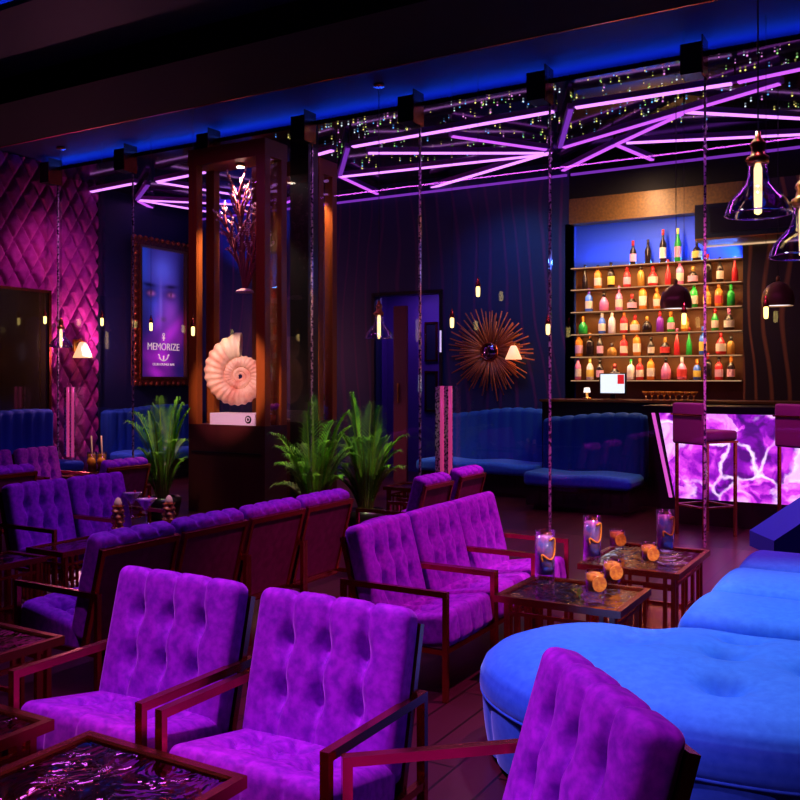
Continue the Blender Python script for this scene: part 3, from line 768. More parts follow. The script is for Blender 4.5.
# ------------------------------------------------------------------ sunburst, sconces
sb = empty('sunburst_mirror', WX(490, 352, 11.69), 0, 'bronze sunburst mirror of spiky rods on the navy wall', 'sunburst mirror')
MB().lathe([(.14, 0), (.14, .03), (.11, .05), (.11, .02)], 32, close=False).build('rim', M['bronze'], sb).rotation_euler = (0, -PI / 2, 0)
MB().lathe([(0, .055), (.05, .052), (.09, .04), (.12, .015)], 32, close=False).build('mirror', mat('convex mirror', (.55, .35, .8), .05, 1.), sb).rotation_euler = (0, -PI / 2, 0)
M['rod'] = mat('rust bronze rods', (.55, .13, .04), .5, .2)
for k in range(96):
    a = 2 * PI * k / 96 + R.uniform(-.03, .03); Ln = R.uniform(.52, .72) if k % 2 else R.uniform(.36, .58)
    dr = Vector((0, math.cos(a), math.sin(a)))
    MB().tube([dr * .12 + Vector((R.uniform(-.02, .02), 0, 0)), dr * Ln + Vector((R.uniform(-.05, .02), R.uniform(-.012, .012), 0))], [.014, .009], 5).build('rod', M['rod'], sb)
def sconce(p, ax, lab, s=1.):
    t = empty('wall_sconce', p, 0 if ax == 'y' else -PI / 2, lab, 'wall lamp', 'small wall lamps', s)
    MB().box((-.04, -.012, -.06), (.04, .02, .10)).build('backplate', M['brass'], t)
    MB().tube([(0, 0, .06), (0, -.08, .10), (0, -.13, .06)], .012, 8).build('arm', M['brass'], t)
    MB().lathe([(.035, .06), (.05, .04), (.125, -.14), (.12, -.14), (.045, .03)], 20, (0, -.13, 0), close=False).build('shade', mat('frosted warm shade', (.9, .6, .5), .5, emit=(1, .46, .22), es=1.6), t)
    MB().lathe([(0, -.10), (.035, -.06), (.035, -.02), (0, .03)], 12, (0, -.13, 0)).build('bulb', M['bulb_hot'], t)
    return t
ps = WY(76, 347, 10.94); sconce(ps, 'y', 'glowing wall sconce on the tufted rose wall', 1.15)
pb = WX(517, 350, 11.72); sconce(pb, 'x', 'small lamp shape standing in for a sconce reflection right of the sunburst', .95)  # glowing lamp shape added where the sconce is only reflected

# ------------------------------------------------------------------ pendants
def bell(px, py_b, k, lab, s=1., group='glass bell pendant lamps', ztop=4.72):
    p = WK(px, py_b, k); t = empty('glass_pendant', p, 0, lab, 'pendant lamp', group)
    MB().lathe([(.155 * s, 0), (.150 * s, .02 * s), (.135 * s, .06 * s), (.10 * s, .10 * s), (.062 * s, .14 * s), (.048 * s, .18 * s), (.045 * s, .25 * s), (.042 * s, .25 * s), (.045 * s, .18 * s), (.058 * s, .14 * s), (.096 * s, .10 * s), (.130 * s, .06 * s), (.146 * s, .02 * s), (.151 * s, 0)], 36, close=False).build('shade', M['shade_glass'], t)
    MB().tube([(.153 * s * math.cos(a), .153 * s * math.sin(a), 0) for a in [2 * PI * i / 36 for i in range(37)]], .0045 * s, 6).build('rim', M['shade_glass2'], t)
    MB().lathe([(.05 * s, .245 * s), (.052 * s, .275 * s), (.035 * s, .285 * s), (.030 * s, .32 * s), (.038 * s, .335 * s), (.032 * s, .35 * s), (.016 * s, .37 * s), (.012 * s, .40 * s)], 20).build('socket', M['brass'], t)
    for a in (0, 2.1, 4.2): MB().lathe([(0, -.008 * s), (.008 * s, 0), (0, .008 * s)], 8, (.056 * s * math.cos(a), .056 * s * math.sin(a), .26 * s)).build('thumbscrew', M['brass'], t)
    MB().lathe([(0, -.005 * s), (.017 * s, .005 * s), (.019 * s, .1 * s), (.019 * s, .22 * s), (.012 * s, .245 * s)], 14).build('bulb', M['bulb'], t)
    MB().tube([(0, 0, .39 * s), (0, 0, ztop - p.z - .02)], .004, 6).build('cord', M['black'], t)
    MB().lathe([(.06, ztop - p.z - .03), (.06, ztop - p.z)], 16).build('canopy', M['bronze'], t)
    return t
M['shade_glass2'] = thin_glass('violet glass rim', (.5, .3, .95), .35, .05, .9)
bell(758, 214, 4.35, 'large clear glass bell pendant with glowing tube bulb at upper right')
bell(803, 256, 4.35, 'clear glass bell pendant cut off by the right edge')
bell(379, 338, 9.6, 'small glass bell pendant hanging before the hall doorway')
bell(61, 347, 12.2, 'small glass bell pendant hanging before the tufted wall')
def dome(px, py_b, k, lab):
    p = WK(px, py_b, k); t = empty('dome_pendant', p, 0, lab, 'pendant lamp', 'copper dome pendants over the bar')
    MB().lathe([(.155, 0), (.165, .06), (.148, .15), (.105, .215), (.05, .25), (.02, .26), (.018, .25), (.048, .24), (.100, .205), (.142, .145), (.159, .06), (.150, 0)], 32, close=False).build('shade', M['copper'], t)
    MB().lathe([(.02, .255), (.02, .30), (.008, .32)], 12).build('cap', M['copper'], t)
    MB().lathe([(0, .012), (.148, .012), (.148, .016), (0, .016)], 24).build('diffuser', glow('pale dome light', (1, .8, .75), 1.6), t)
    MB().tube([(0, 0, .31), (0, 0, 4.55 - p.z)], .004, 6).build('cord', M['black'], t)
dome(676, 309, 9.5, 'copper dome pendant hanging before the bottle shelves')
dome(778, 306, 9.5, 'copper dome pendant hanging right of the bottle shelves')
BU = [(45, 324, 13.4, 'bare filament bulb hanging at the edge of the dark wall panel'), (102, 326, 13.2, 'bare filament bulb hanging between tufted wall and poster'), (151, 331, 13., 'bulb shape standing in for a bulb reflection over the poster'),
      (193, 336, 11.2, 'bare filament bulb hanging in front of the display case'), (478, 297, 10.6, 'bare filament bulb hanging above the sunburst'), (452, 328, 10.7, 'bare filament bulb hanging left of the sunburst'),
      (548, 335, 10.3, 'bare filament bulb hanging right of the sunburst'), (684, 325, 10.1, 'bulb shape standing in for a bulb reflection below the left copper dome'), (766, 319, 9.9, 'bulb shape standing in for a bulb reflection below the right copper dome')]
for px, py, k, lab in BU:  # those by the poster and copper domes stand in for bulb reflections
    k = (7.6 if px == 193 else 8.3) / (FX + RX * (px - CX) / F)
    p = WK(px, py, k); t = empty('filament_bulb', p, 0, lab, 'pendant bulb', 'bare hanging filament bulbs', .78)
    MB().lathe([(0, 0), (.022, .01), (.026, .06), (.026, .12), (.018, .14)], 12).build('bulb', M['bulb'], t)
    MB().lathe([(.03, .135), (.034, .15), (.026, .19), (.012, .23), (.008, .26)], 12).build('socket', M['bronze'], t)
    MB().tube([(0, 0, .25), (0, 0, (4.71 - p.z) / .78)], .0025, 5).build('cord', M['black'], t)

# ------------------------------------------------------------------ bar
bt = empty('bar_counter', (9.85, 2.5, 0), 0, 'black bar counter with glowing magenta stone front', 'bar counter')
M['stone'] = mat('backlit magenta agate', (.3, .02, .3), .3)
nt, N, L, b = nodes(M['stone'])
tc = N.new('ShaderNodeTexCoord'); nz = N.new('ShaderNodeTexNoise'); nz.inputs['Scale'].default_value = 2.2; nz.inputs['Detail'].default_value = 5
vm = N.new('ShaderNodeMixRGB'); vm.inputs[0].default_value = .34
L.new(tc.outputs['Object'], nz.inputs['Vector']); L.new(tc.outputs['Object'], vm.inputs[1]); L.new(nz.outputs['Color'], vm.inputs[2])
vo = N.new('ShaderNodeTexVoronoi'); vo.feature = 'DISTANCE_TO_EDGE'; vo.inputs['Scale'].default_value = 3.4
vo2 = N.new('ShaderNodeTexVoronoi'); vo2.inputs['Scale'].default_value = 3.4
n2 = N.new('ShaderNodeTexNoise'); n2.inputs['Scale'].default_value = 5.; n2.inputs['Detail'].default_value = 8; n2.inputs['Distortion'].default_value = 1.5
for v in (vo, vo2, n2): L.new(vm.outputs[0], v.inputs['Vector'])
r1 = N.new('ShaderNodeValToRGB'); cr_ = r1.color_ramp
cr_.elements[0].position = .30; cr_.elements[0].color = (.05, .006, .16, 1); cr_.elements[1].position = .72; cr_.elements[1].color = (1, .55, 1, 1)
e_ = cr_.elements.new(.43); e_.color = (.28, .008, .50, 1); e_ = cr_.elements.new(.55); e_.color = (.85, .06, .85, 1)
sp = N.new('ShaderNodeSeparateColor'); L.new(vo2.outputs['Color'], sp.inputs[0])
ma_ = N.new('ShaderNodeMath'); ma_.operation = 'MULTIPLY_ADD'; ma_.inputs[1].default_value = .26; L.new(sp.outputs[0], ma_.inputs[0])
ms_ = N.new('ShaderNodeMath'); ms_.operation = 'MULTIPLY_ADD'; ms_.inputs[1].default_value = 1.0; ms_.inputs[2].default_value = -.13; L.new(n2.outputs[0], ms_.inputs[0]); L.new(ms_.outputs[0], ma_.inputs[2])
L.new(ma_.outputs[0], r1.inputs[0])
r2 = N.new('ShaderNodeValToRGB'); r2.color_ramp.elements[0].position = 0; r2.color_ramp.elements[0].color = (1, 1, 1, 1); r2.color_ramp.elements[1].position = .06; r2.color_ramp.elements[1].color = (0, 0, 0, 1)
L.new(vo.outputs['Distance'], r2.inputs[0])
r3 = N.new('ShaderNodeValToRGB'); r3.color_ramp.elements[0].position = .40; r3.color_ramp.elements[1].position = .62; L.new(nz.outputs[0], r3.inputs[0])
mk = N.new('ShaderNodeMath'); mk.operation = 'MULTIPLY'; L.new(r2.outputs[0], mk.inputs[0]); L.new(r3.outputs[0], mk.inputs[1])
mx = N.new('ShaderNodeMixRGB'); mx.blend_type = 'MIX'; mx.inputs[2].default_value = (1.7, 1.15, 1.7, 1)
L.new(mk.outputs[0], mx.inputs[0]); L.new(r1.outputs[0], mx.inputs[1])
L.new(mx.outputs[0], b.inputs['Emission Color']); b.inputs['Emission Strength'].default_value = 1.25
def slab(mb, x0, x1, yb, yt, y1, z0, z1, mi=0):
    # left end slanted: y = yb at the bottom, yt at the top
    vs = [(x0, yb, z0), (x1, yb, z0), (x1, y1, z0), (x0, y1, z0), (x0, yt, z1), (x1, yt, z1), (x1, y1, z1), (x0, y1, z1)]
    return mb.add(vs, [(0, 1, 2, 3), (7, 6, 5, 4), (4, 5, 1, 0), (5, 6, 2, 1), (6, 7, 3, 2), (7, 4, 0, 3)], mi)
def rel(mb): 
    mb.v = [(x - 9.85, y - 2.5, z) for x, y, z in mb.v]; return mb
rel(slab(MB(), 9.87, 10.5, 2.46, 2.64, -2.5, 0, 1.20)).build('body', M['black'], bt)
rel(slab(MB(), 9.85, 9.88, 2.33, 2.50, -2.5, .28, 1.19)).build('stone_front', M['stone'], bt)
rel(MB().add([(9.835, 2.36, .28), (9.835, 2.39, .28), (9.835, 2.58, 1.19), (9.835, 2.55, 1.19), (9.875, 2.36, .28), (9.875, 2.39, .28), (9.875, 2.58, 1.19), (9.875, 2.55, 1.19)],
             [(0, 1, 2, 3), (7, 6, 5, 4), (0, 4, 5, 1), (1, 5, 6, 2), (2, 6, 7, 3), (3, 7, 4, 0)])).build('edge_light', glow('magenta edge light', (1, .12, .75), .9), bt)
rel(MB().box((9.79, -2.5, 1.20), (10.56, 2.68, 1.27))).build('worktop', M['black'], bt)
rel(MB().box((9.89, -2.5, 0), (9.94, 2.28, .27))).build('kick_plate', M['darkwood'], bt)
bc = empty('back_counter', (11.40, 3.2, 0), 0, 'dark service counter with brass edge below the bottle shelves', 'counter')
MB().box((-.40, -4.5, 0), (.34, 1.10, 1.27)).build('body', M['black'], bc); MB().box((-.43, -4.5, 1.27), (.34, 1.12, 1.30)).build('worktop', M['darkwood'], bc)
MB().box((-.44, -4.5, 1.272), (-.431, 1.12, 1.298)).build('edge_trim', M['brass'], bc)
# shelves
SZ = [3.08, 2.785, 2.48, 2.175, 1.87, 1.55]
SN = ['topmost', 'second', 'third', 'fourth', 'fifth', 'lowest']
for i, z in enumerate(SZ):
    s = tag(MB().box((11.76, 1.97, z - .018), (12.01, 4.18, z)).build('bottle_shelf', M['amberwood']), f'{SN[i]} backlit wooden bottle shelf behind the bar', 'shelf', 'bottle shelves')
    MB().box((11.75, 1.97, z - .014), (11.759, 4.18, z - .007)).build('light_strip', M['led_warm'], s)
# bottles
BC = {'amber': (.80, .26, .03), 'dark': (.022, .012, .012), 'red': (.75, .03, .04), 'green': (.03, .50, .06), 'blue': (.07, .20, .90), 'pink': (.95, .25, .55), 'white': (.85, .80, .85), 'yellow': (.85, .75, .15), 'purple': (.28, .03, .55), 'orange': (.85, .25, .03), 'gold': (.55, .28, .05)}
BM = {k: mat(k + ' bottle', v, .18, spec=.6) for k, v in BC.items()}
LW = mat('cream bottle label', (.9, .75, .6), .5); LP = mat('pink bottle label', (.9, .45, .6), .5); LY = mat('yellow bottle label', (.9, .65, .1), .5); LR = mat('red bottle label', (.75, .05, .05), .5)
LM = {'w': (LW, 'cream'), 'p': (LP, 'pink'), 'y': (LY, 'yellow'), 'r': (LR, 'red'), 'n': (None, 'no')}
SH = {'w': ('slender wine', [(.8, 0), (1, .02), (1, .52), (.86, .60), (.42, .72), (.36, .80), (.36, .93)], 0, .040, .33),
      's': ('square', [(.9, 0), (1, .02), (1, .60), (.8, .68), (.40, .74), (.36, .80), (.36, .90)], 5, .042, .28),
      'r': ('round-shouldered', [(.85, 0), (1, .03), (1, .55), (.75, .66), (.38, .74), (.36, .80), (.36, .90)], 0, .044, .27),
      'f': ('squat', [(.9, 0), (1.25, .06), (1.25, .42), (.85, .60), (.40, .70), (.36, .88)], 0, .046, .22),
      'l': ('slim long-necked', [(.8, 0), (.9, .03), (.85, .42), (.40, .62), (.32, .75), (.32, .94)], 0, .040, .31)}
BC_CACHE = {}
def bottle(px, row, colr, shp, cap, lb, hk=1.):
    z = 1.55 if row == 5 else SZ[row]
    xs = 11.87; nm, prof, sq, r, h = SH[shp]; h *= hk * 1.16; r *= 1.10
    d = ray(px, 300); y = d.y / d.x * xs
    key = (colr, shp, cap, lb, hk)
    if key in BC_CACHE:
        o = copy_tree(BC_CACHE[key]); o.location = (xs, y, z)
    else:
        o = MB().lathe([(0, 0)] + [(r * a, h * c) for a, c in prof], 14, sq=sq).build('bottle', BM[colr], None, (xs, y, z))
        top = prof[-1][1] * h; rn = r * prof[-1][0]
        MB().lathe([(rn * 1.12, top - .045), (rn * 1.15, top - .01), (rn * 1.15, h), (0, h + .002)], 12).build('cap', BM[cap], o)
        lm = LM[lb][0]
        if lm:
            rb = r * prof[2][0] * 1.02; z0, z1 = h * .14, h * (.46 if shp != 'l' else .34)
            MB().lathe([(rb, z0), (rb * (1.0 if shp != 'l' else .97), z1)], 14, sq=sq, close=False).build('paper_label', lm, o)
        BC_CACHE[key] = o
    return o
ROWS = [
 [(633, 'dark', 'w', 'red', 'p', .85), (648, 'dark', 'w', 'dark', 'n', .85), (663, 'dark', 'w', 'red', 'w', 1.15), (678, 'green', 'w', 'yellow', 'p', 1.15), (697, 'dark', 'f', 'dark', 'y', 1.05)],
 [(585, 'dark', 'l', 'dark', 'n', .95), (598, 'amber', 's', 'dark', 'w', 1.), (611, 'dark', 'r', 'dark', 'y', 1.12), (627, 'red', 'r', 'red', 'p', .95), (641, 'gold', 'r', 'dark', 'n', .95), (653, 'red', 'f', 'red', 'w', 1.05), (668, 'red', 'l', 'red', 'n', .95), (680, 'pink', 'r', 'pink', 'w', 1.05), (693, 'dark', 'f', 'gold', 'p', .9), (708, 'dark', 's', 'red', 'n', 1.15), (720, 'dark', 'w', 'dark', 'w', .85), (735, 'red', 'l', 'pink', 'n', .9)],
 [(589, 'blue', 's', 'purple', 'w', .98), (604, 'pink', 'f', 'dark', 'n', 1.05), (619, 'pink', 'r', 'pink', 'w', 1.05), (632, 'dark', 'f', 'red', 'p', .85), (643, 'amber', 's', 'yellow', 'w', 1.2), (657, 'amber', 'r', 'amber', 'w', .92), (694, 'green', 's', 'green', 'w', 1.02), (707, 'gold', 'r', 'amber', 'y', .9), (719, 'orange', 's', 'orange', 'r', .95), (731, 'green', 'r', 'green', 'n', .9)],
 [(583, 'green', 'f', 'amber', 'n', .95), (602, 'blue', 'r', 'white', 'w', .95), (612, 'white', 'r', 'white', 'n', 1.), (624, 'red', 's', 'amber', 'w', .9), (635, 'amber', 'f', 'red', 'w', .95), (647, 'dark', 'f', 'gold', 'n', .85), (660, 'purple', 'r', 'red', 'n', .9), (671, 'green', 'r', 'amber', 'p', .85), (685, 'amber', 'r', 'yellow', 'y', .9), (715, 'green', 'w', 'red', 'w', .75), (729, 'dark', 'f', 'pink', 'w', 1.1)],
 [(579, 'amber', 's', 'orange', 'p', 1.05), (590, 'dark', 's', 'amber', 'n', 1.0), (600, 'dark', 'w', 'dark', 'p', .8), (612, 'gold', 'f', 'dark', 'n', .7), (624, 'red', 's', 'amber', 'w', .9), (637, 'amber', 's', 'orange', 'w', 1.1), (651, 'dark', 'w', 'dark', 'w', .65), (665, 'dark', 'f', 'gold', 'r', .95), (677, 'red', 'l', 'pink', 'n', .98), (689, 'green', 'l', 'red', 'n', 1.), (703, 'blue', 'r', 'blue', 'y', 1.18), (721, 'red', 'f', 'red', 'w', 1.2), (731, 'gold', 'r', 'dark', 'n', .75)],
 [(578, 'pink', 'w', 'purple', 'w', .88), (590, 'white', 'r', 'yellow', 'y', .98), (600, 'dark', 'r', 'dark', 'p', .92), (615, 'dark', 'f', 'red', 'w', .85), (631, 'white', 's', 'green', 'w', .85), (640, 'red', 's', 'amber', 'w', .9), (651, 'amber', 's', 'dark', 'w', 1.05), (666, 'pink', 'f', 'dark', 'n', 1.2), (682, 'pink', 'f', 'white', 'r', 1.2), (697, 'blue', 'r', 'amber', 'y', .85), (708, 'dark', 's', 'red', 'n', 1.05), (719, 'red', 's', 'dark', 'p', .9), (731, 'dark', 'r', 'amber', 'p', .95)]]
for ri, row in enumerate(ROWS):
    for bi, (px, c, s, cp, lb, hk) in enumerate(row):
        o = bottle(px, ri, c, s, cp, lb, hk)
        tag(o, f'{c} {SH[s][0]} bottle with {cp} top, {ONE[bi]} on the {SN[ri]} bottle shelf', 'bottle', 'liquor bottles behind the bar')
# bottles in the second case, standing in for reflected bar bottles
for k in range(3):
    z = 1.03
    o = copy_tree(BC_CACHE[(('amber', 's', 'dark', 'w', 1.), ('red', 'l', 'pink', 'n', .98), ('green', 'w', 'red', 'w', .75))[k]])
    o.location = (C2.x + .12 + .09 * k, C2.y + .16 + .02 * k, z)
    o.scale = (1.6, 1.6, 1.9)
    tag(o, ('large amber square bottle standing in for a bar reflection in the second display case', 'large red long-necked bottle standing in for a bar reflection in the second display case', 'large green bottle standing in for a bar reflection in the second display case')[k], 'bottle', 'reflection stand-ins in the second display case')
# overhead cabinet
oc = empty('overhead_cabinet', (11.19, 1.78, 3.24), 0, 'dark hanging cabinet with wooden underside right of the bottle shelves', 'cabinet')
MB().box((0, -1.4, .02), (.55, .63, .43)).build('body', M['navy'], oc)
MB().box((0, -1.4, 0), (.55, .63, .02)).build('underside', M['amberwood'], oc)
MB().box((-.012, -.55, .08), (0, .45, .37)).build('door', M['black'], oc)
MB().box((.50, -1.4, -.02), (.52, .60, -.001)).build('light_strip', M['led_warm'], oc)
# monitor, glasses, tray on the counter
mo = empty('monitor', (11.16, WX(613, 398, 11.16).y, 1.30), 0, 'small white till screen with red corner block behind the bar', 'monitor')
MB().box((-.02, -.17, .07), (.02, .17, .335)).build('casing', M['black'], mo)
MB().box((-.024, -.155, .085), (-.0205, .155, .325)).build('screen', glow('white screen', (.9, .92, 1), 1.25), mo)
MB().box((-.026, -.150, .20), (-.0245, -.065, .318)).build('screen_block', glow('red screen block', (1, .02, .03), .9), mo)
MB().box((-.08, -.10, 0), (.08, .10, .012)).build('foot', M['brass'], mo); MB().box((-.01, -.03, .012), (.01, .03, .08)).build('neck', M['black'], mo)
gl0 = None
for k in range(9):
    px = 646 + 6.0 * k; y = WX(px, 396, 11.12).y
    if gl0 is None:
        gl0 = empty('coupe_glass'); MB().lathe([(.012, .06), (.03, .07), (.048, .11), (.046, .11), (.028, .075)], 12, close=False).build('bowl', M['amber'], gl0)
        MB().lathe([(.03, 0), (.03, .005), (.006, .01), (.006, .062)], 10).build('stem', M['amber'], gl0); o = gl0
    else: o = copy_tree(gl0)
    o.location = (11.12, y, 1.30)
    tag(o, f'small amber coupe glass on the service counter, {ONE[k]} of the row', 'glass', 'amber coupe glasses on the service counter')
tl = empty('table_lamp', (11.16, WX(587, 402, 11.16).y, 1.30), 0, 'small glowing lamp on the service counter left of the till', 'lamp')
MB().lathe([(.06, 0), (.06, .02), (.02, .03), (.015, .10)], 14).build('base', M['brass'], tl); MB().lathe([(.045, .09), (.035, .15), (0, .155)], 14).build('shade', glow('lamp shade glow', (1, .75, .6), 2.), tl)

# stools
def stool_proto():
    t = empty('bar_stool')                                             # faces +X
    zs = 1.0
    MB().rbox((.42, .40, .10), .03, (6, 6, 1), (.02, 0, zs)).build('seat', M['stoolf'], t)
    MB().rbox((.07, .42, .41), .025, (1, 6, 6), (-.215, 0, 1.12)).build('backrest', M['stoolf'], t)
    MB().box((-.262, -.215, 1.20), (-.255, .215, 1.215)).build('back_trim', M['bronze'], t)
    for x in (-.20, .20):
        for y in (-.19, .19): MB().box((x - .013, y - .013, 0), (x + .013, y + .013, zs - .05)).build('leg', M['bronze'], t)
    f = MB(); z = .30
    for a, c in (((-.2, -.19, z), (.2, -.19, z)), ((-.2, .19, z), (.2, .19, z)), ((.2, -.19, z), (.2, .19, z)), ((-.2, -.19, z), (-.2, .19, z))): f.bar(a, c, .018, .018)
    f.build('footrest', M['bronze'], t)
    f = MB(); f.box((-.22, -.21, zs - .07), (.22, .21, zs - .05)); f.build('seat_frame', M['bronze'], t)
    return t
M['stoolf'] = mat('plum upholstery', (.30, .04, .18), .65, sheen=.4, sheen_tint=(.8, .3, .9))
s0 = stool_proto(); s0.location = (9.27, 1.89, 0); s0.rotation_euler.z = -.61; tag(s0, 'tall plum bar stool before the left part of the glowing bar', 'bar stool', 'bar stools')
s1 = copy_tree(s0); s1.location = (9.27, .93, 0); tag(s1, 'tall plum bar stool at right edge of the glowing bar', 'bar stool', 'bar stools')

# ------------------------------------------------------------------ drinks on the tables
def flat(m): m.smooth = [len(f) == 4 and abs(m.v[f[0]][2] - m.v[f[2]][2]) > .01 for f in m.f]; return m
def put(px, py, Z): p = WZ(px, py, Z); return (p.x, p.y, Z)
M['pinkdrink'] = noisy(mat('pink blue drink', (.6, .1, .6), .2, spec=.6), (1., .48, .85), (.28, .45, 1.), 11, 3, .46, .60)
M['citrus'] = noisy(mat('orange slice', (.9, .35, .02), .4), (.95, .42, .03), (.70, .18, .01), 60, 2)
M['orange_drink'] = noisy(mat('amber cocktail', (.7, .2, .03), .2), (.85, .36, .04), (.50, .14, .02), 30, 3)
hb = None
def highball(px, py, lab):
    global hb
    if hb is None:
        hb = empty('highball_glass')
        MB().lathe([(.040, 0), (.047, .02), (.047, .265), (.044, .265), (.044, .022)], 28, close=False).add([(.040 * math.cos(2 * PI * j / 28), .040 * math.sin(2 * PI * j / 28), 0) for j in range(28)], [tuple(range(28))]).build('glass', M['drink_glass'], hb)
        MB().lathe([(0, .045), (.043, .045), (.043, .235), (0, .238)], 28).build('drink', M['pinkdrink'], hb)
        pe = MB(); pts = []
        for i in range(22):
            s = i / 21; a = -2.35 + .75 * math.sin(s * 5.2); pts.append(((.049) * math.cos(a), (.049) * math.sin(a), .22 - .12 * s + .03 * math.sin(s * 9)))
        pe.tube(pts, .005, 6); pe.build('peel', M['citrus'], hb)
        o = hb
    else: o = copy_tree(hb)
    o.location = put(px, py, .452); o.scale = (1.15, 1.15, 1.06); tag(o, lab, 'drink', 'tall pink drinks')
highball(545, 582, 'tall pink drink with orange peel, leftmost on the nearer right table')
highball(592, 563, 'tall pink drink with orange peel, middle one of the three tall ones')
highball(665, 555, 'tall pink drink with orange peel, rightmost of the three tall ones')
tb = None
def tumbler(px, py, lab):
    global tb
    if tb is None:
        tb = empty('tumbler')
        MB().lathe([(.040, 0), (.046, .015), (.048, .125), (.045, .125), (.043, .018)], 24, close=False).build('glass', M['drink_glass'], tb)
        flat(MB().lathe([(0, .026), (.043, .026), (.0448, .110), (0, .1105)], 24)).build('drink', M['orange_drink'], tb)
        s = flat(MB().lathe([(0, 0), (.040, 0), (.040, .006), (0, .006)], 20)).build('citrus_slice', M['citrus'], tb, (-.030, -.031, .066)); s.rotation_euler = (0, -PI / 2, .8)
        o = tb
    else: o = copy_tree(tb)
    o.location = put(px, py, .452); tag(o, lab, 'drink', 'amber tumblers')
tumbler(595, 595, 'amber tumbler at the front edge of the nearer right table')
tumbler(612, 583, 'amber tumbler with big citrus slice behind the front tumbler')
tumbler(617, 549, 'amber tumbler at the far left of the table beside the bench')
tumbler(649, 564, 'amber tumbler at the front edge of the table beside the bench')
ma = None
def martini(px, py, lab):
    global ma
    if ma is None:
        ma = empty('martini_glass')
        MB().lathe([(.045, 0), (.045, .004), (.006, .012), (.006, .10), (.085, .20), (.082, .20), (.006, .105)], 24, close=False).build('glass', M['drink_glass'], ma)
        MB().lathe([(0, .108), (.075, .192), (0, .193)], 24).build('drink', mat('pale violet cocktail', (.95, .60, .95), .3), ma)
        MB().lathe([(0, -.012), (.013, 0), (0, .012)], 10, (.03, 0, .203)).build('cherry', mat('red cherry', (.8, .02, .05), .2), ma); o = ma
    else: o = copy_tree(ma)
    o.location = put(px, py, .452); tag(o, lab, 'drink', 'martini glasses')
martini(132, 517, 'violet martini glass farther back on the low table')
martini(146, 524, 'violet martini glass with garnish nearer on the low table')
tk = None
for px, py, lab in ((118, 529, 'carved orange mug left of the martini glasses'), (169, 526, 'carved orange mug right of the martini glasses')):
    if tk is None:
        tk = empty('carved_mug'); w = MB()
        def tkf(u, v):
            a = 2 * PI * u; r = .042 + .006 * math.sin(v * 26) + .006 * math.sin(a * 4 + v * 9); return Vector((r * math.cos(a), r * math.sin(a), .17 * v))
        w.grid(tkf, 32, 30); w.lathe([(0, .0), (.042, 0)], 16, close=False); w.build('body', noisy(mat('carved orange glaze', (.7, .2, .03), .4), (.85, .30, .06), (.10, .012, .008), 34, 2, .42, .58), tk)
        MB().lathe([(.028, .165), (.030, .19), (.016, .225), (0, .235)], 10).build('garnish', mat('pale fruit garnish', (.95, .75, .35), .5), tk)
        MB().lathe([(0, .16), (.042, .16)], 20, close=False).build('drink', M['orange_drink'], tk); o = tk
    else: o = copy_tree(tk)
    o.location = put(px, py, .452); tag(o, lab, 'mug', 'carved mugs')
od = None
for px, lab in ((92, 'orange drink with pale straw, left of two on the far table'), (102, 'orange drink with pale straw, right of two on the far table')):
    if od is None:
        od = empty('iced_drink'); MB().lathe([(.045, 0), (.058, .25), (.055, .25), (.042, .01)], 18, close=False).build('glass', M['drink_glass'], od)
        MB().lathe([(0, .01), (.043, .012), (.053, .225), (0, .228)], 18).build('drink', M['orange_drink'], od)
        MB().tube([(.01, 0, .05), (-.01, 0, .44)], .010, 6).build('straw', mat('pale straw', (.9, .6, .55), .5), od)
        s = MB().lathe([(0, 0), (.05, 0), (.05, .008), (0, .008)], 16).build('citrus_slice', M['citrus'], od, (-.045, -.04, .14)); s.rotation_euler = (0, -PI / 2, .8); o = od
    else: o = copy_tree(od)
    o.location = put(px, 473, .452); tag(o, lab, 'drink', 'orange drinks on the far table')

# ------------------------------------------------------------------ lights
def area(name, loc, target, size, power, col, sy=None):
    l = bpy.data.lights.new(name, 'AREA'); l.energy = power; l.color = col; l.size = size
    if sy: l.shape = 'RECTANGLE'; l.size_y = sy
    o = bpy.data.objects.new(name, l); COL.objects.link(o); o.location = loc
    o.rotation_euler = (Vector(target) - Vector(loc)).to_track_quat('-Z', 'Y').to_euler(); return o
def spot(name, loc, target, power, col, ang=60, blend=.6, rad=.08):
    l = bpy.data.lights.new(name, 'SPOT'); l.energy = power; l.color = col; l.spot_size = math.radians(ang); l.spot_blend = blend; l.shadow_soft_size = rad
    o = bpy.data.objects.new(name, l); COL.objects.link(o); o.location = loc
    o.rotation_euler = (Vector(target) - Vector(loc)).to_track_quat('-Z', 'Y').to_euler(); return o
spot('ceiling spot over front tables', (1.62, 2.2, 4.5), (1.95, 2.05, .4), 760, (.92, .32, 1.), 54, .7, .06)
spot('ceiling spot over right tables', (4.4, .75, 4.4), (4.6, 2.1, .5), 620, (1., .18, .62), 44, .7, .06)
spot('ceiling spot over ottoman', (5.5, 1.5, 4.4), (4.25, .3, .4), 900, (.66, .80, 1.), 48, .7, .12)
spot('ceiling spot over near chair', (.6, .9, 4.0), (1.9, .9, .5), 160, (.85, .30, 1.), 44, .7, .10)
spot('ceiling spot over left row', (3.9, 4.6, 4.2), (3.9, 3.65, .6), 300, (.45, .22, 1.), 66, .8, .15)
spot('ceiling spot over far left', (5.0, 4.5, 4.2), (5.0, 5.9, .5), 170, (.52, .20, 1.), 72, .8, .15)
spot('ceiling spot over mid chairs', (6.8, 2.7, 4.2), (6.5, 3.6, .6), 190, (.80, .25, 1.), 56, .8, .15)
spot('wall wash tufting', (8.5, 9.4, 4.4), (8.9, 11.1, 2.2), 120, (1., .22, .75), 80, .8, .15)
spot('wall wash sunburst', (10.0, 5.2, 4.3), (11.75, 5.0, 2.2), 110, (.08, .28, 1.), 85, .9, .15)
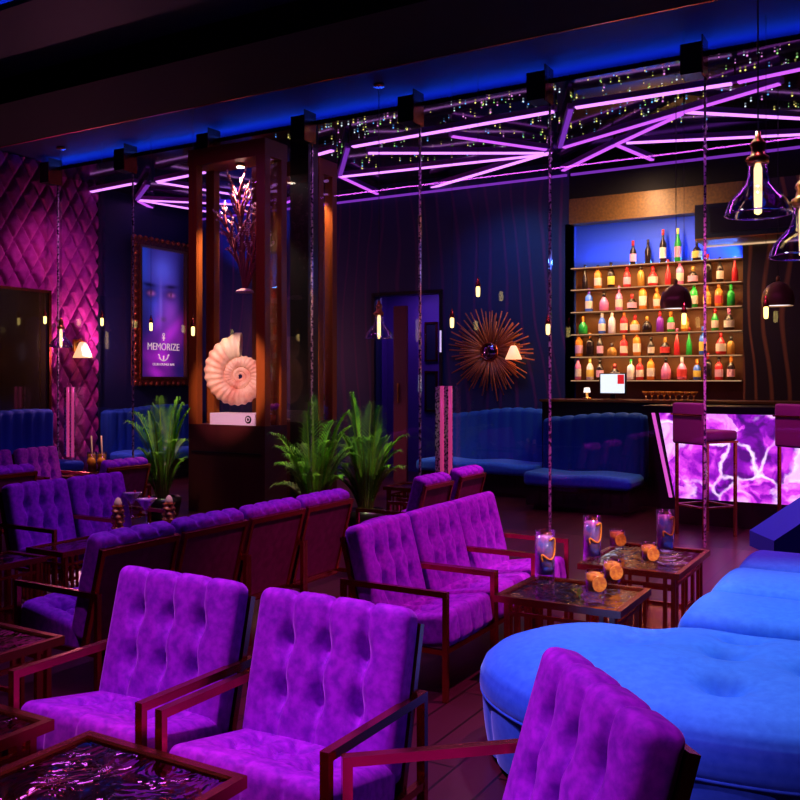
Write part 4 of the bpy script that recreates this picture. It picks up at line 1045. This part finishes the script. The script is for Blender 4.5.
spot('wall wash corner', (10.2, 9.2, 3.2), (11.75, 9.75, 4.15), 300, (.06, .16, 1.), 52, .5, .06)
spot('added warm fill front tables', (1.2, 1.2, 4.2), (1.62, 2.1, .3), 200, (1., .50, .20), 20, .6, .03)  # added light to warm the bronze below the glass tops
spot('added warm fill right tables', (2.9, -1.0, 4.2), (4.95, 1.55, .5), 900, (1., .70, .66), 17, .7, .06)  # added light to bring out the drinks
spot('added warm fill cocktail table', (4.6, 4.3, 4.2), (4.87, 4.95, .5), 130, (1., .6, .5), 14, .7, .04)  # added light to lift the cocktails
spot('added warm fill far table', (6.9, 7.4, 4.2), (7.2, 8.28, .5), 130, (1., .62, .3), 12, .7, .04)  # added light to lift the orange drinks
area('added niche side fill', (11.88, 2.02, 3.2), (11.9, 4.2, 2.6), .08, 9, (.05, .2, 1.))  # added to turn the niche jamb blue, no strip is fitted here
area('hall light', (12.5, 7.1, 3.05), (12.5, 7.1, 0), .5, 13, (.45, .22, 1.))
spot('case spot', (C1.x + .2, C1.y + .50, 4.0), (C1.x + .2, C1.y + .50, 1.0), 420, (1., .62, .38), 80, .5, .03)
spot('added case front fill', (5.2, 5.9, 3.2), (C1.x + .05, C1.y + .50, 1.52), 640, (1., .54, .50), 21, .5, .03)  # added in mid-air to brighten the shell and plinth
spot('second case spot', (C2.x + .2, C2.y + .3, 4.14), (C2.x + .2, C2.y + .3, 1.0), 300, (1., .55, .25), 80, .5, .03)
spot('palm spot', (6.2, 3.7, 4.2), (7.25, 5.0, 1.0), 420, (.85, 1., .40), 26, .7, .08)
spot('palm spot left', (6.3, 6.4, 4.2), (7.28, 7.33, .9), 260, (.85, 1., .40), 20, .7, .08)
for z in SZ[:-1]: area('shelf strip light', (11.77, 3.07, z - .03), (11.87, 3.07, z - .3), .02, 7, (1., .55, .22), 2.1).rotation_euler = (0, math.radians(-14), 0)
area('niche blue strip', (11.88, 3.07, 3.10), (12.0, 3.07, 4.), .02, 16, (.06, .24, 1.), 2.1).rotation_euler = (0, math.radians(180 - 20), 0)
area('added bottle fill', (10.8, 3.1, 3.6), (11.9, 3.1, 2.2), .12, 55, (1., .60, .30), 1.6)  # added in front of the shelves to brighten the bottles
spot('bar floor magenta', (7.6, 1.6, 4.25), (7.6, 1.9, 0), 900, (1., .10, .62), 84, .9, .10)
l = bpy.data.lights.new('sconce lamp', 'POINT'); l.energy = 85; l.color = (1, .28, .45); l.shadow_soft_size = .04
o = bpy.data.objects.new('sconce lamp', l); COL.objects.link(o); o.location = ps + Vector((.0, -.30, -.10))
area('added beam fill', (6.2, 3.5, 4.28), (6.2, 3.5, 0), .06, 60, (.50, .07, .62), 9.)  # added room fill under the beam, without a fitting

wd = bpy.data.worlds.new('world'); sc.world = wd; wd.use_nodes = True
wd.node_tree.nodes['Background'].inputs[0].default_value = (.02, .01, .05, 1); wd.node_tree.nodes['Background'].inputs[1].default_value = .3
sc.view_settings.view_transform = 'Standard'; sc.view_settings.look = 'None'; sc.view_settings.gamma = 1; sc.view_settings.exposure = 0
sc.view_settings.use_curve_mapping = False
sc.cycles.max_bounces = 8; sc.cycles.transparent_max_bounces = 24; sc.cycles.sample_clamp_indirect = 4.; sc.cycles.caustics_reflective = False; sc.cycles.caustics_refractive = False
